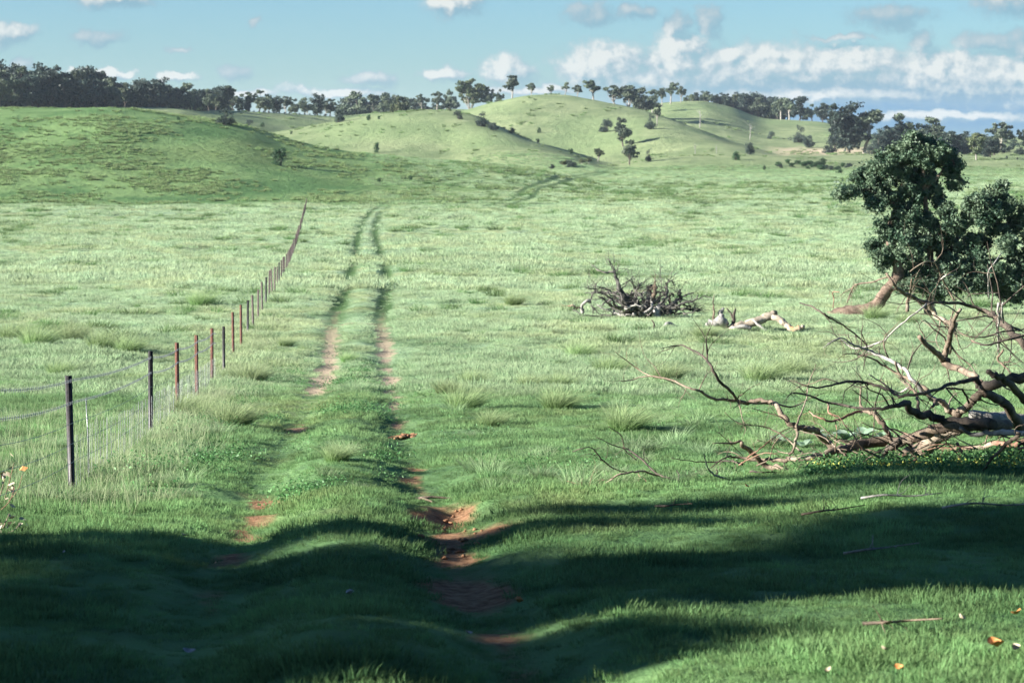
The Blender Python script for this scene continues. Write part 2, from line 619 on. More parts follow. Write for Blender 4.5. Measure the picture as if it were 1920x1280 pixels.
def ground_mat():
    m, t, out = new_mat('pasture_ground')
    p = pos(t)
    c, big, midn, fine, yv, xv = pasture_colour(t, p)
    # hills past the flat: greener on the left, straw and olive to the back
    hn = t.noise(t.vmath('MULTIPLY', p, (1, .55, 1)), .05, 6, .68)
    hn2 = t.noise(t.vmath('MULTIPLY', p, (1, .6, 2)), .012, 4, .6)
    leftc = t.mix(t.rng(hn, .38, .6), (.085, .165, .06), (.175, .27, .105))
    leftc = t.mix(t.rng(hn2, .5, .62, 0, .5), leftc, (.17, .22, .085))
    backc = t.mix(t.rng(hn, .35, .65), (.16, .21, .10), (.275, .32, .165))
    backc = t.mix(t.rng(hn2, .42, .62, 0, .6), backc, (.20, .275, .125))
    far = t.mix(t.rng(yv, 660, 760), leftc, backc)
    isfar = t.rng(t.math('ADD', yv, t.math('MULTIPLY', xv, -.05)), 415, 455)
    # right of the middle the pale pasture runs on over the valley floor
    azv = t.math('DIVIDE', xv, t.math('MAXIMUM', yv, 10))
    az_mask = t.rng(azv, -.04, .05)
    right_keep = t.math('MULTIPLY', az_mask, t.rng(yv, 690, 860, 1, 0))
    isfar = t.math('MULTIPLY', isfar, t.math('SUBTRACT', 1, right_keep))
    floor_c = t.mix(t.rng(hn, .35, .62), (.20, .31, .13), (.33, .44, .21))
    c = t.mix(t.rng(yv, 415, 450, 0, .55), c, floor_c)
    c = t.mix(isfar, c, far)
    at_ = t.n.new('ShaderNodeAttribute'); at_.attribute_name = 'marks'
    sp = t.n.new('ShaderNodeSeparateColor'); t.l.new(at_.outputs['Color'], sp.inputs[0])
    dn = t.noise(p, 9, 5, .7)
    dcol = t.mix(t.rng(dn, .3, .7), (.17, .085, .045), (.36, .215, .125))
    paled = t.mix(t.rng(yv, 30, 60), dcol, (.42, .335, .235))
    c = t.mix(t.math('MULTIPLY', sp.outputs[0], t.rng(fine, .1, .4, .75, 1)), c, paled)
    c = t.mix(sp.outputs[1], c, (.075, .135, .05))        # wheel tracks, worn turf
    c = t.mix(sp.outputs[2], c, (.55, .44, .31))          # quarried sand
    h = t.noise(p, 7, 6, .7)
    h2 = t.noise(t.vmath('MULTIPLY', p, (1, 1, 1)), .35, 6, .7)
    hh = t.math('ADD', t.math('MULTIPLY', h, t.rng(yv, 60, 300, .10, .0)), t.math('MULTIPLY', h2, t.rng(yv, 60, 500, .0, 1.6)))
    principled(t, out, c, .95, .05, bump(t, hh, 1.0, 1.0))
    return m


def blade_mat(name, tint=(1, 1, 1), tip=(.42, .50, .26), tipamt=.35, fixed=None, trans=.4):
    m, t, out = new_mat(name)
    p = pos(t)
    if fixed is None:
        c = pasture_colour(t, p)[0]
    else:
        c = t.mix(t.noise(p, 2.0, 2), tuple(x * .75 for x in fixed), tuple(min(1, x * 1.2) for x in fixed))
    oi = t.n.new('ShaderNodeObjectInfo')
    c = t.mix(1.0, c, tint, 'MULTIPLY')
    hs = t.n.new('ShaderNodeHueSaturation')
    t.l.new(t.rng(oi.outputs['Random'], 0, 1, .6, 1.5, False), hs.inputs['Value'])
    t.l.new(t.rng(oi.outputs['Random'], 0, 1, .49, .512, False), hs.inputs['Hue'])
    t.l.new(c, hs.inputs['Color'])
    at_ = t.n.new('ShaderNodeAttribute'); at_.attribute_name = 'tip'
    c2 = t.mix(t.math('MULTIPLY', at_.outputs['Fac'], tipamt), hs.outputs[0], tip)
    d = t.n.new('ShaderNodeBsdfDiffuse'); t.l.new(c2, d.inputs[0])
    tr = t.n.new('ShaderNodeBsdfTranslucent'); t.l.new(c2, tr.inputs[0])
    mx = t.n.new('ShaderNodeMixShader'); mx.inputs[0].default_value = trans
    t.l.new(d.outputs[0], mx.inputs[1]); t.l.new(tr.outputs[0], mx.inputs[2])
    t.l.new(mx.outputs[0], out.inputs[0])
    return m


def leaf_mat(name, a, b, scale=1.5, trans=.2, spec=.25, rough=.5):
    m, t, out = new_mat(name)
    p = pos(t)
    n = t.noise(p, scale, 3, .6)
    oi = t.n.new('ShaderNodeObjectInfo')
    c = t.mix(t.rng(n, .35, .65), a, b)
    hs = t.n.new('ShaderNodeHueSaturation')
    t.l.new(t.rng(oi.outputs['Random'], 0, 1, .7, 1.35, False), hs.inputs['Value'])
    t.l.new(c, hs.inputs['Color'])
    b_ = t.n.new('ShaderNodeBsdfPrincipled'); t.l.new(hs.outputs[0], b_.inputs['Base Color'])
    b_.inputs['Roughness'].default_value = rough; b_.inputs['Specular IOR Level'].default_value = spec
    tr = t.n.new('ShaderNodeBsdfTranslucent'); t.l.new(hs.outputs[0], tr.inputs[0])
    mx = t.n.new('ShaderNodeMixShader'); mx.inputs[0].default_value = trans
    t.l.new(b_.outputs[0], mx.inputs[1]); t.l.new(tr.outputs[0], mx.inputs[2])
    t.l.new(mx.outputs[0], out.inputs[0])
    return m


def bark_mat(name, a, b, scale=6, c3=None):
    m, t, out = new_mat(name)
    p = pos(t)
    n = t.noise(p, scale, 5, .7, .6)
    n2 = t.noise(p, scale * 5, 4, .7)
    c = t.mix(t.rng(n, .35, .62), a, b)
    if c3:
        c = t.mix(t.rng(t.noise(p, scale * .35, 3), .52, .64), c, c3)
    c = t.mix(t.rng(n2, .3, .5, .5, 0), c, tuple(x * .4 for x in a))
    principled(t, out, c, .85, .2, bump(t, t.math('ADD', n, t.math('MULTIPLY', n2, .4)), .7, .03))
    return m


def plain_mat(name, a, b, scale=20, rough=.7, metal=0.0, spec=.3):
    m, t, out = new_mat(name)
    n = t.noise(pos(t), scale, 4, .6)
    pb = principled(t, out, t.mix(t.rng(n, .35, .65), a, b), rough, spec)
    pb.inputs['Metallic'].default_value = metal
    return m


M_GROUND = ground_mat()
M_GRASS = blade_mat('short_grass', tip=(.29, .41, .17), tipamt=.35)
M_PALE = blade_mat('seeding_grass', tip=(.50, .58, .36), tipamt=.6)
M_TUSS = blade_mat('tussock_grass', fixed=(.15, .26, .09), tip=(.50, .55, .32), tipamt=.7)
M_STEM = blade_mat('dry_stems', fixed=(.22, .30, .14), tip=(.56, .58, .38), tipamt=.7)
M_HILLT = blade_mat('hill_tussock', fixed=(.14, .225, .085), tip=(.34, .39, .20), tipamt=.6)
M_WEED = leaf_mat('weed_leaves', (.05, .14, .045), (.12, .26, .09), 3, .3)
M_FLOWER = plain_mat('yellow_petals', (.42, .44, .08), (.58, .56, .14), 30)
M_THISTLE = leaf_mat('grey_green_leaf', (.20, .30, .20), (.36, .46, .34), 5, .3)
M_GUMLEAF = leaf_mat('gum_leaves', (.06, .085, .062), (.125, .155, .095), .25, .15)
M_DARKLEAF = leaf_mat('dark_leaves', (.028, .046, .042), (.062, .088, .066), .25, .12)
M_OLIVELEAF = leaf_mat('olive_gum_leaves', (.06, .085, .045), (.12, .14, .065), .25, .15)
M_BUSH = leaf_mat('bush_leaves', (.028, .065, .028), (.05, .11, .04), .6, .15)
M_TREELEAF = leaf_mat('glossy_tree_leaves', (.04, .08, .048), (.11, .155, .095), 1.3, .15, .25, .5)
M_BARKW = bark_mat('pale_gum_bark', (.22, .20, .17), (.36, .33, .29), .8)
M_BARKD = bark_mat('dark_bark', (.06, .05, .045), (.13, .11, .09), 1.5)
M_BARKT = bark_mat('rough_trunk_bark', (.09, .06, .045), (.22, .16, .12), 5)
M_DEAD = bark_mat('weathered_deadwood', (.095, .072, .055), (.215, .165, .12), 5, (.30, .25, .19))
M_DEADR = bark_mat('red_brown_deadwood', (.16, .085, .058), (.30, .185, .13), 6, (.34, .26, .20))
M_DEADK = bark_mat('charred_deadwood', (.045, .038, .034), (.12, .095, .075), 5, (.20, .15, .11))
M_DEADG = bark_mat('silver_deadwood', (.20, .19, .175), (.38, .36, .33), 6)
M_LOG = bark_mat('bare_log_wood', (.22, .175, .13), (.44, .38, .30), 4, (.36, .22, .11))
M_POST = plain_mat('black_steel', (.018, .018, .02), (.04, .035, .035), 30, .45, .3)
M_RUST = plain_mat('rusted_steel', (.07, .03, .022), (.15, .065, .045), 30, .8, .1)
M_WIRE = plain_mat('galvanised_wire', (.16, .17, .18), (.30, .31, .32), 60, .45, .7)
M_DIRT = bark_mat('red_earth', (.22, .11, .06), (.38, .21, .115), 14)
M_LEAFD = plain_mat('fallen_leaf', (.42, .16, .05), (.62, .30, .11), 40)
M_PALELEAF = plain_mat('bleached_leaf', (.32, .26, .18), (.52, .45, .34), 40)
M_STONE = plain_mat('pale_stone', (.30, .31, .32), (.48, .49, .50), 30)

# ------------------------------------------------------------------ ground sheet
uf = np.linspace(-.262, .262, 400)
gr = .262 + .004 * np.cumsum(1.13 ** np.arange(44))
gr = gr[gr < 8]
ucol = np.concatenate([-gr[::-1], uf, gr])
rows = [-180, -140, -100, -75, -55, -40, -28, -18, -10, -4, 0, 3, 5, 6.5]
y = 7.6
while y < 7000:
    rows.append(y)
    y *= 1.0048 if y < 130 else (1.0065 if y < 460 else (1.008 if y < 1900 else 1.05))
rows = np.array(rows)
UU, YY = np.meshgrid(ucol, rows)
XX = UU * np.maximum(YY, 7.6) * (1 + np.clip(-YY, 0, 200) * .02)
ZZ, DD, UP = terrain(XX, YY, True, True)
# far tracks over the valley floor and other marks
marks = np.zeros(XX.shape + (4,), np.float32)
marks[..., 0] = DD
marks[..., 3] = 1


TRACKS = []


def line_marks(pts, sep, width, amount):
    P = [hit(a, b) for a, b in pts]
    P = catmull([(p.x, p.y, 0) for p in P], 10)
    A = np.array(P)[:, :2]
    t = np.gradient(A, axis=0); t /= np.linalg.norm(t, axis=1)[:, None]
    nrm = np.stack([-t[:, 1], t[:, 0]], 1)
    for s_ in (-.5, .5):
        B = A + nrm * sep * s_
        TRACKS.append(B)
        lo = B.min(0) - 5; hi = B.max(0) + 5
        mk = (XX > lo[0]) & (XX < hi[0]) & (YY > lo[1]) & (YY < hi[1])
        x = XX[mk]; yv = YY[mk]; best = np.full(x.shape, 1e9)
        for i in range(len(B) - 1):
            d = B[i + 1] - B[i]; L = d @ d
            tt = np.clip(((x - B[i, 0]) * d[0] + (yv - B[i, 1]) * d[1]) / L, 0, 1)
            best = np.minimum(best, np.hypot(x - B[i, 0] - tt * d[0], yv - B[i, 1] - tt * d[1]))
        k = np.clip(1.3 - best / width, 0, 1) * amount
        g = marks[..., 1][mk]
        marks[..., 1][mk] = np.maximum(g, k)
        ZZ[mk] -= .12 * k


line_marks([(925, 388), (975, 374), (1000, 353), (1040, 341), (1090, 331), (1150, 323)], 3.0, 1.0, .8)
line_marks([(645, 366), (690, 355), (745, 349)], 2.4, .9, .9)
for R in (RL, RR):
    lY = np.log(np.clip(YY, 4.1, 413))
    d = np.abs(XX - R(lY))
    amt = np.clip((YY - 75) / 40, 0, 1) * (YY < 416)
    marks[..., 1] = np.maximum(marks[..., 1], amt * np.clip(1.5 - d / .52, 0, 1) * (.95 + .4 * fbm(XX, YY / 6, 71)))
# sand of the quarry face
m = (YY > 950) & (YY < 1500)
sandm = np.exp(-((UP - 1545) / 95) ** 4) * m
pyv = 640 + F * np.tan(np.arctan((CAMZ - ZZ) / np.maximum(YY, 5)) - PITCH)
sandm = sandm * np.clip(1.3 - np.abs(pyv - 283 + fbm(UP / 30, YY / 30, 5) * 8) / 6.5, 0, 1)
marks[..., 2] = np.clip(sandm, 0, 1)
nr, nc = XX.shape
idx = np.arange(nr * nc).reshape(nr, nc)
Q = np.stack([idx[:-1, :-1], idx[:-1, 1:], idx[1:, 1:], idx[1:, :-1]], -1).reshape(-1, 4)
me = mesh_np('ground', np.stack([XX, YY, ZZ], -1).reshape(-1, 3), Q, None, M_GROUND, True)
ca = me.color_attributes.new('marks', 'FLOAT_COLOR', 'POINT')
ca.data.foreach_set('color', marks.reshape(-1))
g_o = link('ground', me)
tag(g_o, 'rolling green pasture with two wheel ruts running to the hills', None, None, 'structure')

# ------------------------------------------------------------------ grass
SRC = bpy.data.collections.new('grass_sources')


def blades(name, n, rad, h, w, bend, mat, seed, seg=2, spread=.5, lean=(0, 0), erect=0):
    rg = np.random.default_rng(seed)
    r = rad * np.sqrt(rg.uniform(0, 1, n)); a = rg.uniform(0, 2 * np.pi, n)
    bx, by = r * np.cos(a), r * np.sin(a)
    dirx = np.cos(a) * spread * r / rad + rg.normal(0, .35, n) * (1 - erect) + lean[0]
    diry = np.sin(a) * spread * r / rad + rg.normal(0, .35, n) * (1 - erect) + lean[1]
    hh = h * rg.uniform(.55, 1.15, n)
    fa = rg.uniform(0, np.pi, n)
    wx, wy = np.cos(fa) * w * .5, np.sin(fa) * w * .5
    V = []; tips = []
    for k in range(seg + 1):
        t = k / seg
        cx = bx + dirx * hh * (t * .35 + bend * t * t)
        cy = by + diry * hh * (t * .35 + bend * t * t)
        cz = hh * (t - .35 * bend * t * t * np.hypot(dirx, diry)) - .01
        wk = 1 - .92 * t ** 1.6
        if k < seg:
            V += [np.stack([cx - wx * wk, cy - wy * wk, cz], 1), np.stack([cx + wx * wk, cy + wy * wk, cz], 1)]
            tips += [t, t]
        else:
            V += [np.stack([cx, cy, cz], 1)]
            tips += [1.0]
    nv = len(V)
    V = np.stack(V, 1).reshape(-1, 3)
    base = np.arange(n)[:, None] * nv
    Qs = [base + np.array([2 * k, 2 * k + 1, 2 * k + 3, 2 * k + 2]) for k in range(seg - 1)]
    Ts = base + np.array([2 * seg - 2, 2 * seg - 1, 2 * seg])
    me = mesh_np(name, V, np.concatenate(Qs) if Qs else None, Ts, mat)
    at_ = me.attributes.new('tip', 'FLOAT', 'POINT')
    at_.data.foreach_set('value', np.tile(np.array(tips, np.float32), n))
    return me


def weed(name, n, rad, h, s, mat, seed):
    rg = np.random.default_rng(seed)
    P = rg.normal(size=(n, 3)) * (rad * .5, rad * .5, h * .35)
    P[:, 2] = np.abs(P[:, 2]) + .005
    V, Q = quads(P, s, rg, .8, .6)
    return mesh_np(name, V, Q, None, mat)


def scatter(name, P, scale, meshes, label, tilt=.12, zs=None):
    n = len(P)
    col = bpy.data.collections.new(name + '_src')
    for i, m_ in enumerate(meshes):
        o = bpy.data.objects.new('%s_src_%d' % (name, i), m_)
        col.objects.link(o)
    me = bpy.data.meshes.new(name)
    me.vertices.add(n)
    me.vertices.foreach_set('co', np.asarray(P, np.float32).ravel())
    a = me.attributes.new('rot', 'FLOAT_VECTOR', 'POINT')
    R = np.stack([rng.normal(0, tilt, n), rng.normal(0, tilt, n), rng.uniform(0, 6.283, n)], 1)
    a.data.foreach_set('vector', R.astype(np.float32).ravel())
    sc = np.stack([scale, scale, scale if zs is None else zs], 1)
    a = me.attributes.new('scl', 'FLOAT_VECTOR', 'POINT'); a.data.foreach_set('vector', sc.astype(np.float32).ravel())
    a = me.attributes.new('pick', 'INT', 'POINT'); a.data.foreach_set('value', rng.integers(0, len(meshes), n).astype(np.int32))
    o = link(name, me)
    g = bpy.data.node_groups.new(name + '_nodes', 'GeometryNodeTree')
    g.interface.new_socket('Geometry', in_out='INPUT', socket_type='NodeSocketGeometry')
    g.interface.new_socket('Geometry', in_out='OUTPUT', socket_type='NodeSocketGeometry')
    N = g.nodes; L = g.links
    gi = N.new('NodeGroupInput'); go = N.new('NodeGroupOutput')
    mp = N.new('GeometryNodeMeshToPoints')
    iop = N.new('GeometryNodeInstanceOnPoints')
    ci = N.new('GeometryNodeCollectionInfo')
    ci.inputs['Collection'].default_value = col
    ci.inputs['Separate Children'].default_value = True
    ci.inputs['Reset Children'].default_value = True
    iop.inputs['Pick Instance'].default_value = True

    def named(nm, ty):
        q = N.new('GeometryNodeInputNamedAttribute'); q.data_type = ty
        q.inputs['Name'].default_value = nm
        return q.outputs['Attribute']
    L.new(gi.outputs[0], mp.inputs[0]); L.new(mp.outputs[0], iop.inputs['Points'])
    L.new(ci.outputs[0], iop.inputs['Instance'])
    L.new(named('pick', 'INT'), iop.inputs['Instance Index'])
    e2r = N.new('FunctionNodeEulerToRotation')
    L.new(named('rot', 'FLOAT_VECTOR'), e2r.inputs[0]); L.new(e2r.outputs[0], iop.inputs['Rotation'])
    L.new(named('scl', 'FLOAT_VECTOR'), iop.inputs['Scale'])
    L.new(iop.outputs[0], go.inputs[0])
    md = o.modifiers.new('scatter', 'NODES'); md.node_group = g
    tag(o, label, None, None, 'stuff')
    return o


def off_tracks(P):
    best = np.full(len(P), 1e9)
    for B in TRACKS:
        for i in range(0, len(B) - 1):
            d = B[i + 1] - B[i]
            t = np.clip(((P[:, 0] - B[i, 0]) * d[0] + (P[:, 1] - B[i, 1]) * d[1]) / (d @ d), 0, 1)
            best = np.minimum(best, np.hypot(P[:, 0] - B[i, 0] - t * d[0], P[:, 1] - B[i, 1] - t * d[1]))
    return best > 1.25


def wedge_points(y0, y1, dens0, dens1, half=.235):
    """random points in the view wedge; density falls from dens0 to dens1 per square metre"""
    out = []
    edges = np.exp(np.linspace(math.log(y0), math.log(y1), 24))
    for a, b in zip(edges[:-1], edges[1:]):
        t = (math.log(a) - math.log(y0)) / (math.log(y1) - math.log(y0))
        d = dens0 ** (1 - t) * dens1 ** t
        n = int(d * half * (b * b - a * a))
        yv = np.sqrt(rng.uniform(a * a, b * b, n))
        out.append(np.stack([rng.uniform(-half, half, n) * yv, yv], 1))
    P = np.concatenate(out)
    z, dirt, u = terrain(P[:, 0], P[:, 1], True, True)
    return np.column_stack([P, z]), dirt


# turf in the foreground
P, dirt = wedge_points(9.5, 62, 75, 22)
lY = np.log(np.clip(P[:, 1], 4.1, 413))
dr = np.minimum(np.abs(P[:, 0] - RL(lY)), np.abs(P[:, 0] - RR(lY)))
keep = (dirt < .25 + rng.uniform(0, .65, len(P)))
P = P[keep]; dr = dr[keep]
hn = 1 + 1.1 * fbm(P[:, 0] / .9, P[:, 1] / .9, 31)
sc = np.clip(hn, .5, 1.8) * (.55 + .45 * smooth(dr / .8)) * (.85 + P[:, 1] / 130)
fence_side = smooth((FX(P[:, 1]) + 1.3 - P[:, 0]) / 1.2)
zs = sc * (1 + .7 * fence_side)
scatter('grass', P, sc, [blades('turf_%d' % i, 80, .15, .050, .006, .6, M_GRASS, 100 + i, 2, .5, (.15, .03)) for i in range(4)],
        'short green turf covering the near pasture and the track verges', zs=zs)
# middle distance pasture
P, dirt = wedge_points(52, 150, 14, 4.5)
lY = np.log(np.clip(P[:, 1], 4.1, 413))
dr = np.minimum(np.abs(P[:, 0] - RL(lY)), np.abs(P[:, 0] - RR(lY)))
keep = (dirt < .3) & ((dr > .5) | (rng.uniform(0, 1, len(P)) < np.where(P[:, 1] > 95, .06, .4)))
P = P[keep]; dr = dr[keep]
hn = np.clip(1 + 1.3 * fbm(P[:, 0] / 2.5, P[:, 1] / 2.5, 32), .45, 2)
mid_track = np.abs(P[:, 0] - .5 * (RL(np.log(P[:, 1])) + RR(np.log(P[:, 1]))))
sc = hn * (.55 + .45 * smooth((mid_track - .6) / 2.4))
scatter('meadow_grass', P, sc, [blades('meadow_%d' % i, 80, .38, .13, .014, .6, M_PALE, 120 + i, 2, .5, (.3, .05)) for i in range(4)],
        'pale seeding grass over the flat beside the track')
# far flat
P, dirt = wedge_points(140, 820, 1.7, .22, .232)
lY = np.log(np.clip(P[:, 1], 4.1, 413))
dr = np.minimum(np.abs(P[:, 0] - RL(lY)), np.abs(P[:, 0] - RR(lY)))
azx = P[:, 0] / P[:, 1]
P = P[((dr > .95) & (P[:, 1] < 424)) | ((P[:, 1] >= 424) & (azx > -.055 + .02 * fbm(P[:, 0] / 30, P[:, 1] / 30, 36)) & (fbm(P[:, 0] / 12, P[:, 1] / 20, 37) > -.3))]
P = P[off_tracks(P)]
hn = np.clip(1 + 1.2 * fbm(P[:, 0] / 9, P[:, 1] / 12, 33), .5, 2)
scatter('far_grass', P, hn, [blades('far_%d' % i, 90, .95, .30, .045, .6, M_PALE, 140 + i, 2, .5, (.3, .05)) for i in range(4)],
        'pale grass of the far flat below the hills')
# tussocks over the green hill on the left and the valley floor
P, dirt = wedge_points(428, 1500, 1.1, .05, .232)
nz = fbm(P[:, 0] / 22, P[:, 1] / 30, 34) + .8 * fbm(P[:, 0] / 6, P[:, 1] / 8, 35)
azx = P[:, 0] / P[:, 1]
rightside = (azx > -.06) | (P[:, 1] > 720)
keep = nz + rng.normal(0, .16, len(P)) > np.where(rightside, np.where(P[:, 1] > 720, .66, .44), .26)
P = P[keep]
P = P[off_tracks(P)]
hn = rng.uniform(.5, 1.5, len(P)) * (1 + smooth((P[:, 1] - 700) / 600) * .8)
scatter('hill_grass', P, hn, [blades('hillt_%d' % i, 44, .42, .55, .13, .8, M_HILLT, 160 + i, 2, .8) for i in range(3)],
        'rank grass clumps roughening the hillsides', zs=hn * .8)
# rank clumps over the flat; darker green stands in for tussock shadow flecks
P, dirt = wedge_points(80, 640, .11, .035, .232)
lY = np.log(np.clip(P[:, 1], 4.1, 413))
dr = np.minimum(np.abs(P[:, 0] - RL(lY)), np.abs(P[:, 0] - RR(lY)))
nz = fbm(P[:, 0] / 9, P[:, 1] / 7, 39)
P = P[(dr > 1.2) & (nz > -.02) & ((P[:, 1] < 425) | (P[:, 0] / P[:, 1] > -.05))]
P = P[off_tracks(P)]
M_RANK = blade_mat('rank_grass', fixed=(.075, .16, .055), tip=(.27, .35, .16), tipamt=.7)
sc = rng.uniform(.5, 1.3, len(P)) * (.8 + P[:, 1] / 300)
scatter('rank_clumps', P, sc, [blades('rank_%d' % i, 130, .42, .34, .022, .8, M_RANK, 165 + i, 3, .9, (.4, .05)) for i in range(3)],
        'rank grass clumps on the far flat, shadow flecks put in as darker green')
# rough tufts breaking the near pasture
P, dirt = wedge_points(24, 150, 1.6, .35, .232)
lY = np.log(P[:, 1])
dr = np.minimum(np.abs(P[:, 0] - RL(lY)), np.abs(P[:, 0] - RR(lY)))
nz = fbm(P[:, 0] / 2.6, P[:, 1] / 3.5, 38)
P = P[(dr > .7) & (nz > .04)]
sc = rng.uniform(.45, 1.1, len(P)) * (1 + P[:, 1] / 160)
scatter('rough_tufts', P, sc, [blades('rough_%d' % i, 130, .16, .20, .008, .8, M_PALE, 170 + i, 3, .9, (.4, .05)) for i in range(3)],
        'low rough tufts breaking up the near pasture')
# tall pale stems along the fence
n = 1900
yv = np.exp(rng.uniform(math.log(24), math.log(190), n))
xv = FX(yv) + rng.normal(.1, .45, n) + .15
z = terrain(xv, yv)
dens = fbm(xv / 1.5, yv / 2, 55) > -.25
P = np.stack([xv, yv, z], 1)[dens]
scatter('fence_grass', P, rng.uniform(.6, 1.25, len(P)) * (.7 + .3 * smooth((P[:, 1] - 30) / 20)), [blades('stems_%d' % i, 22, .18, .25, .006, .5, M_STEM, 180 + i, 3, .5, (.5, .05), .4) for i in range(4)],
        'tall bleached grass standing along the wire fence')
n = 1500
yv = rng.uniform(22, 44, n); xv = FX(yv) - rng.uniform(-1.0, 6, n)
P = np.stack([xv, yv, terrain(xv, yv)], 1)
scatter('seed_stalks', P, rng.uniform(.5, 1.1, n), [blades('stalk_%d' % i, 5, .12, .4, .006, .3, M_STEM, 190 + i, 2, .3, (.2, .05), .7) for i in range(3)],
        'thin dry seed stalks behind the fence')
# leafy weeds: verge between the ruts, and under the fallen tree
pts = []
for _ in range(2600):
    Y = rnd.uniform(24, 75)
    m_ = .5 * float(RL(math.log(Y)) + RR(math.log(Y)))
    x = rnd.choice([m_ + rnd.gauss(0, .35), rnd.uniform(-6, 9), float(RL(math.log(Y))) - rnd.uniform(.4, 1.8)])
    pts.append((x, Y))
pts = np.array(pts)
k = fbm(pts[:, 0] / .8, pts[:, 1] / 1.6, 61) > .20
pts = pts[k]
P = np.column_stack([pts, terrain(pts[:, 0], pts[:, 1])])
scatter('ground_weeds', P, rng.uniform(.6, 1.4, len(P)), [weed('weed_%d' % i, 60, .28, .16, .035, M_WEED, 200 + i) for i in range(3)],
        'leafy green weeds along the verge between the ruts')

# ------------------------------------------------------------------ tree builders
def ellipsoid_leaves(C, R, n, rg, shell=.55):
    d = rg.normal(size=(n, 3)); d /= np.linalg.norm(d, axis=1)[:, None]
    r = (shell + (1 - shell) * rg.uniform(0, 1, n)) * rg.uniform(.75, 1.08, n)
    return np.array(C) + d * r[:, None] * np.array(R)


def gum(name, seed, style, leafmat, barkmat):
    """unit-height tree (height 10) returned as an unlinked pair of meshes"""
    rg = np.random.default_rng(seed)
    T = Tubes()
    if style == 'round': th, nl, spread, cr = 2.0, 7, 3.0, 1.7
    elif style == 'tall': th, nl, spread, cr = 3.8, 8, 2.2, 1.25
    elif style == 'umbrella': th, nl, spread, cr = 2.8, 9, 3.4, 1.35
    elif style == 'wood': th, nl, spread, cr = 1.6, 10, 3.1, 2.1
    elif style == 'leaning': th, nl, spread, cr = 3.6, 6, 2.6, 1.25
    else: th, nl, spread, cr = 1.2, 9, 3.2, 1.6
    lean = rg.normal(0, .35, 2) + ((1.3, 0) if style == 'leaning' else (0, 0))
    fork = np.array([lean[0], lean[1], th])
    T.add(catmull([(0, 0, -.5), (lean[0] * .3, lean[1] * .3, th * .5), fork], 3), np.linspace(.36, .25, 7), 6)
    leaves = []
    ends = []
    for i in range(nl):
        a = i / nl * 2 * np.pi + rg.uniform(-.4, .4)
        rr = spread * rg.uniform(.45, 1.0) * (1 if i else .1)
        top = rg.uniform(5.0, 8.8) if style != 'umbrella' else rg.uniform(5.4, 8.9)
        if style in ('round', 'bush', 'wood'): top = rg.uniform(2.4 if style == 'wood' else 3.6, 8.4)
        if i == 0: top = 8.9
        e = np.array([fork[0] + rr * np.cos(a), fork[1] + rr * np.sin(a), top])
        mid = fork + (e - fork) * .5 + rg.normal(0, .35, 3)
        T.add(catmull([fork - (0, 0, .3), mid, e], 3), np.linspace(.17, .04, 7), 4, cap=False)
        ends.append(e); ends.append(mid + rg.normal(0, .5, 3) + (0, 0, .8))
    L = []
    for j, e in enumerate(ends):
        if j % 2 and style in ('tall', 'umbrella', 'leaning') and rg.uniform() < .5: continue
        R = cr * rg.uniform(.7, 1.25) * np.array([1, 1, .62]) * (1 if j % 2 == 0 else .8)
        for q in range(5):
            c = e + rg.normal(0, .5, 3) * R
            L.append(ellipsoid_leaves(c, R * rg.uniform(.5, .85), 75, rg, .25))
    L = np.concatenate(L)
    L = L[L[:, 2] > (.5 if style == 'wood' else 1.2)]
    V, Q_ = quads(L, .62, rg)
    return T.mesh(name + '_wood', barkmat), mesh_np(name + '_crown', V, Q_, None, leafmat)


def bush_mesh(name, seed, leafmat, squat=.8):
    rg = np.random.default_rng(seed)
    T = Tubes()
    L = []
    for i in range(7):
        a = rg.uniform(0, 6.28); r = rg.uniform(.3, 2.6)
        e = np.array([r * np.cos(a), r * np.sin(a), rg.uniform(3, 8.2) * (1 - r * .12)])
        T.add(catmull([(0, 0, -.3), e * (.4, .4, .5) + rg.normal(0, .2, 3), e], 3), np.linspace(.25, .06, 7), 4, cap=False)
        for q in range(6):
            L.append(ellipsoid_leaves(e + rg.normal(0, .9, 3) - (0, 0, rg.uniform(0, 2.5)), (1.5, 1.5, 1.3), 55, rg, .3))
    L = np.concatenate(L)
    L = L[L[:, 2] > .1]
    V, Q_ = quads(L, .5, rg)
    return T.mesh(name + '_stem', M_BARKD), mesh_np(name + '_foliage', V, Q_, None, leafmat)


KINDS = {}
for i in range(3):
    KINDS['round%d' % i] = gum('round', 300 + i, 'round', M_GUMLEAF, M_BARKD)
    KINDS['tall%d' % i] = gum('tall', 310 + i, 'tall', M_GUMLEAF, M_BARKW)
    KINDS['umb%d' % i] = gum('umbrella', 320 + i, 'umbrella', M_GUMLEAF, M_BARKW)
    KINDS['wood%d' % i] = gum('wood', 330 + i, 'wood', M_DARKLEAF, M_BARKD)
    KINDS['olive%d' % i] = gum('olive', 340 + i, 'round', M_OLIVELEAF, M_BARKW)
    KINDS['lean%d' % i] = gum('leaning', 350 + i, 'leaning', M_GUMLEAF, M_BARKW)
    KINDS['bush%d' % i] = bush_mesh('bush', 360 + i, M_BUSH)
    KINDS['dark%d' % i] = bush_mesh('darkbush', 370 + i, M_DARKLEAF)


M_HOLLY = leaf_mat('dark_green_leaves', (.018, .05, .022), (.04, .09, .036), .6, .12)
KINDS['bush3'] = bush_mesh('bush', 381, M_HOLLY)


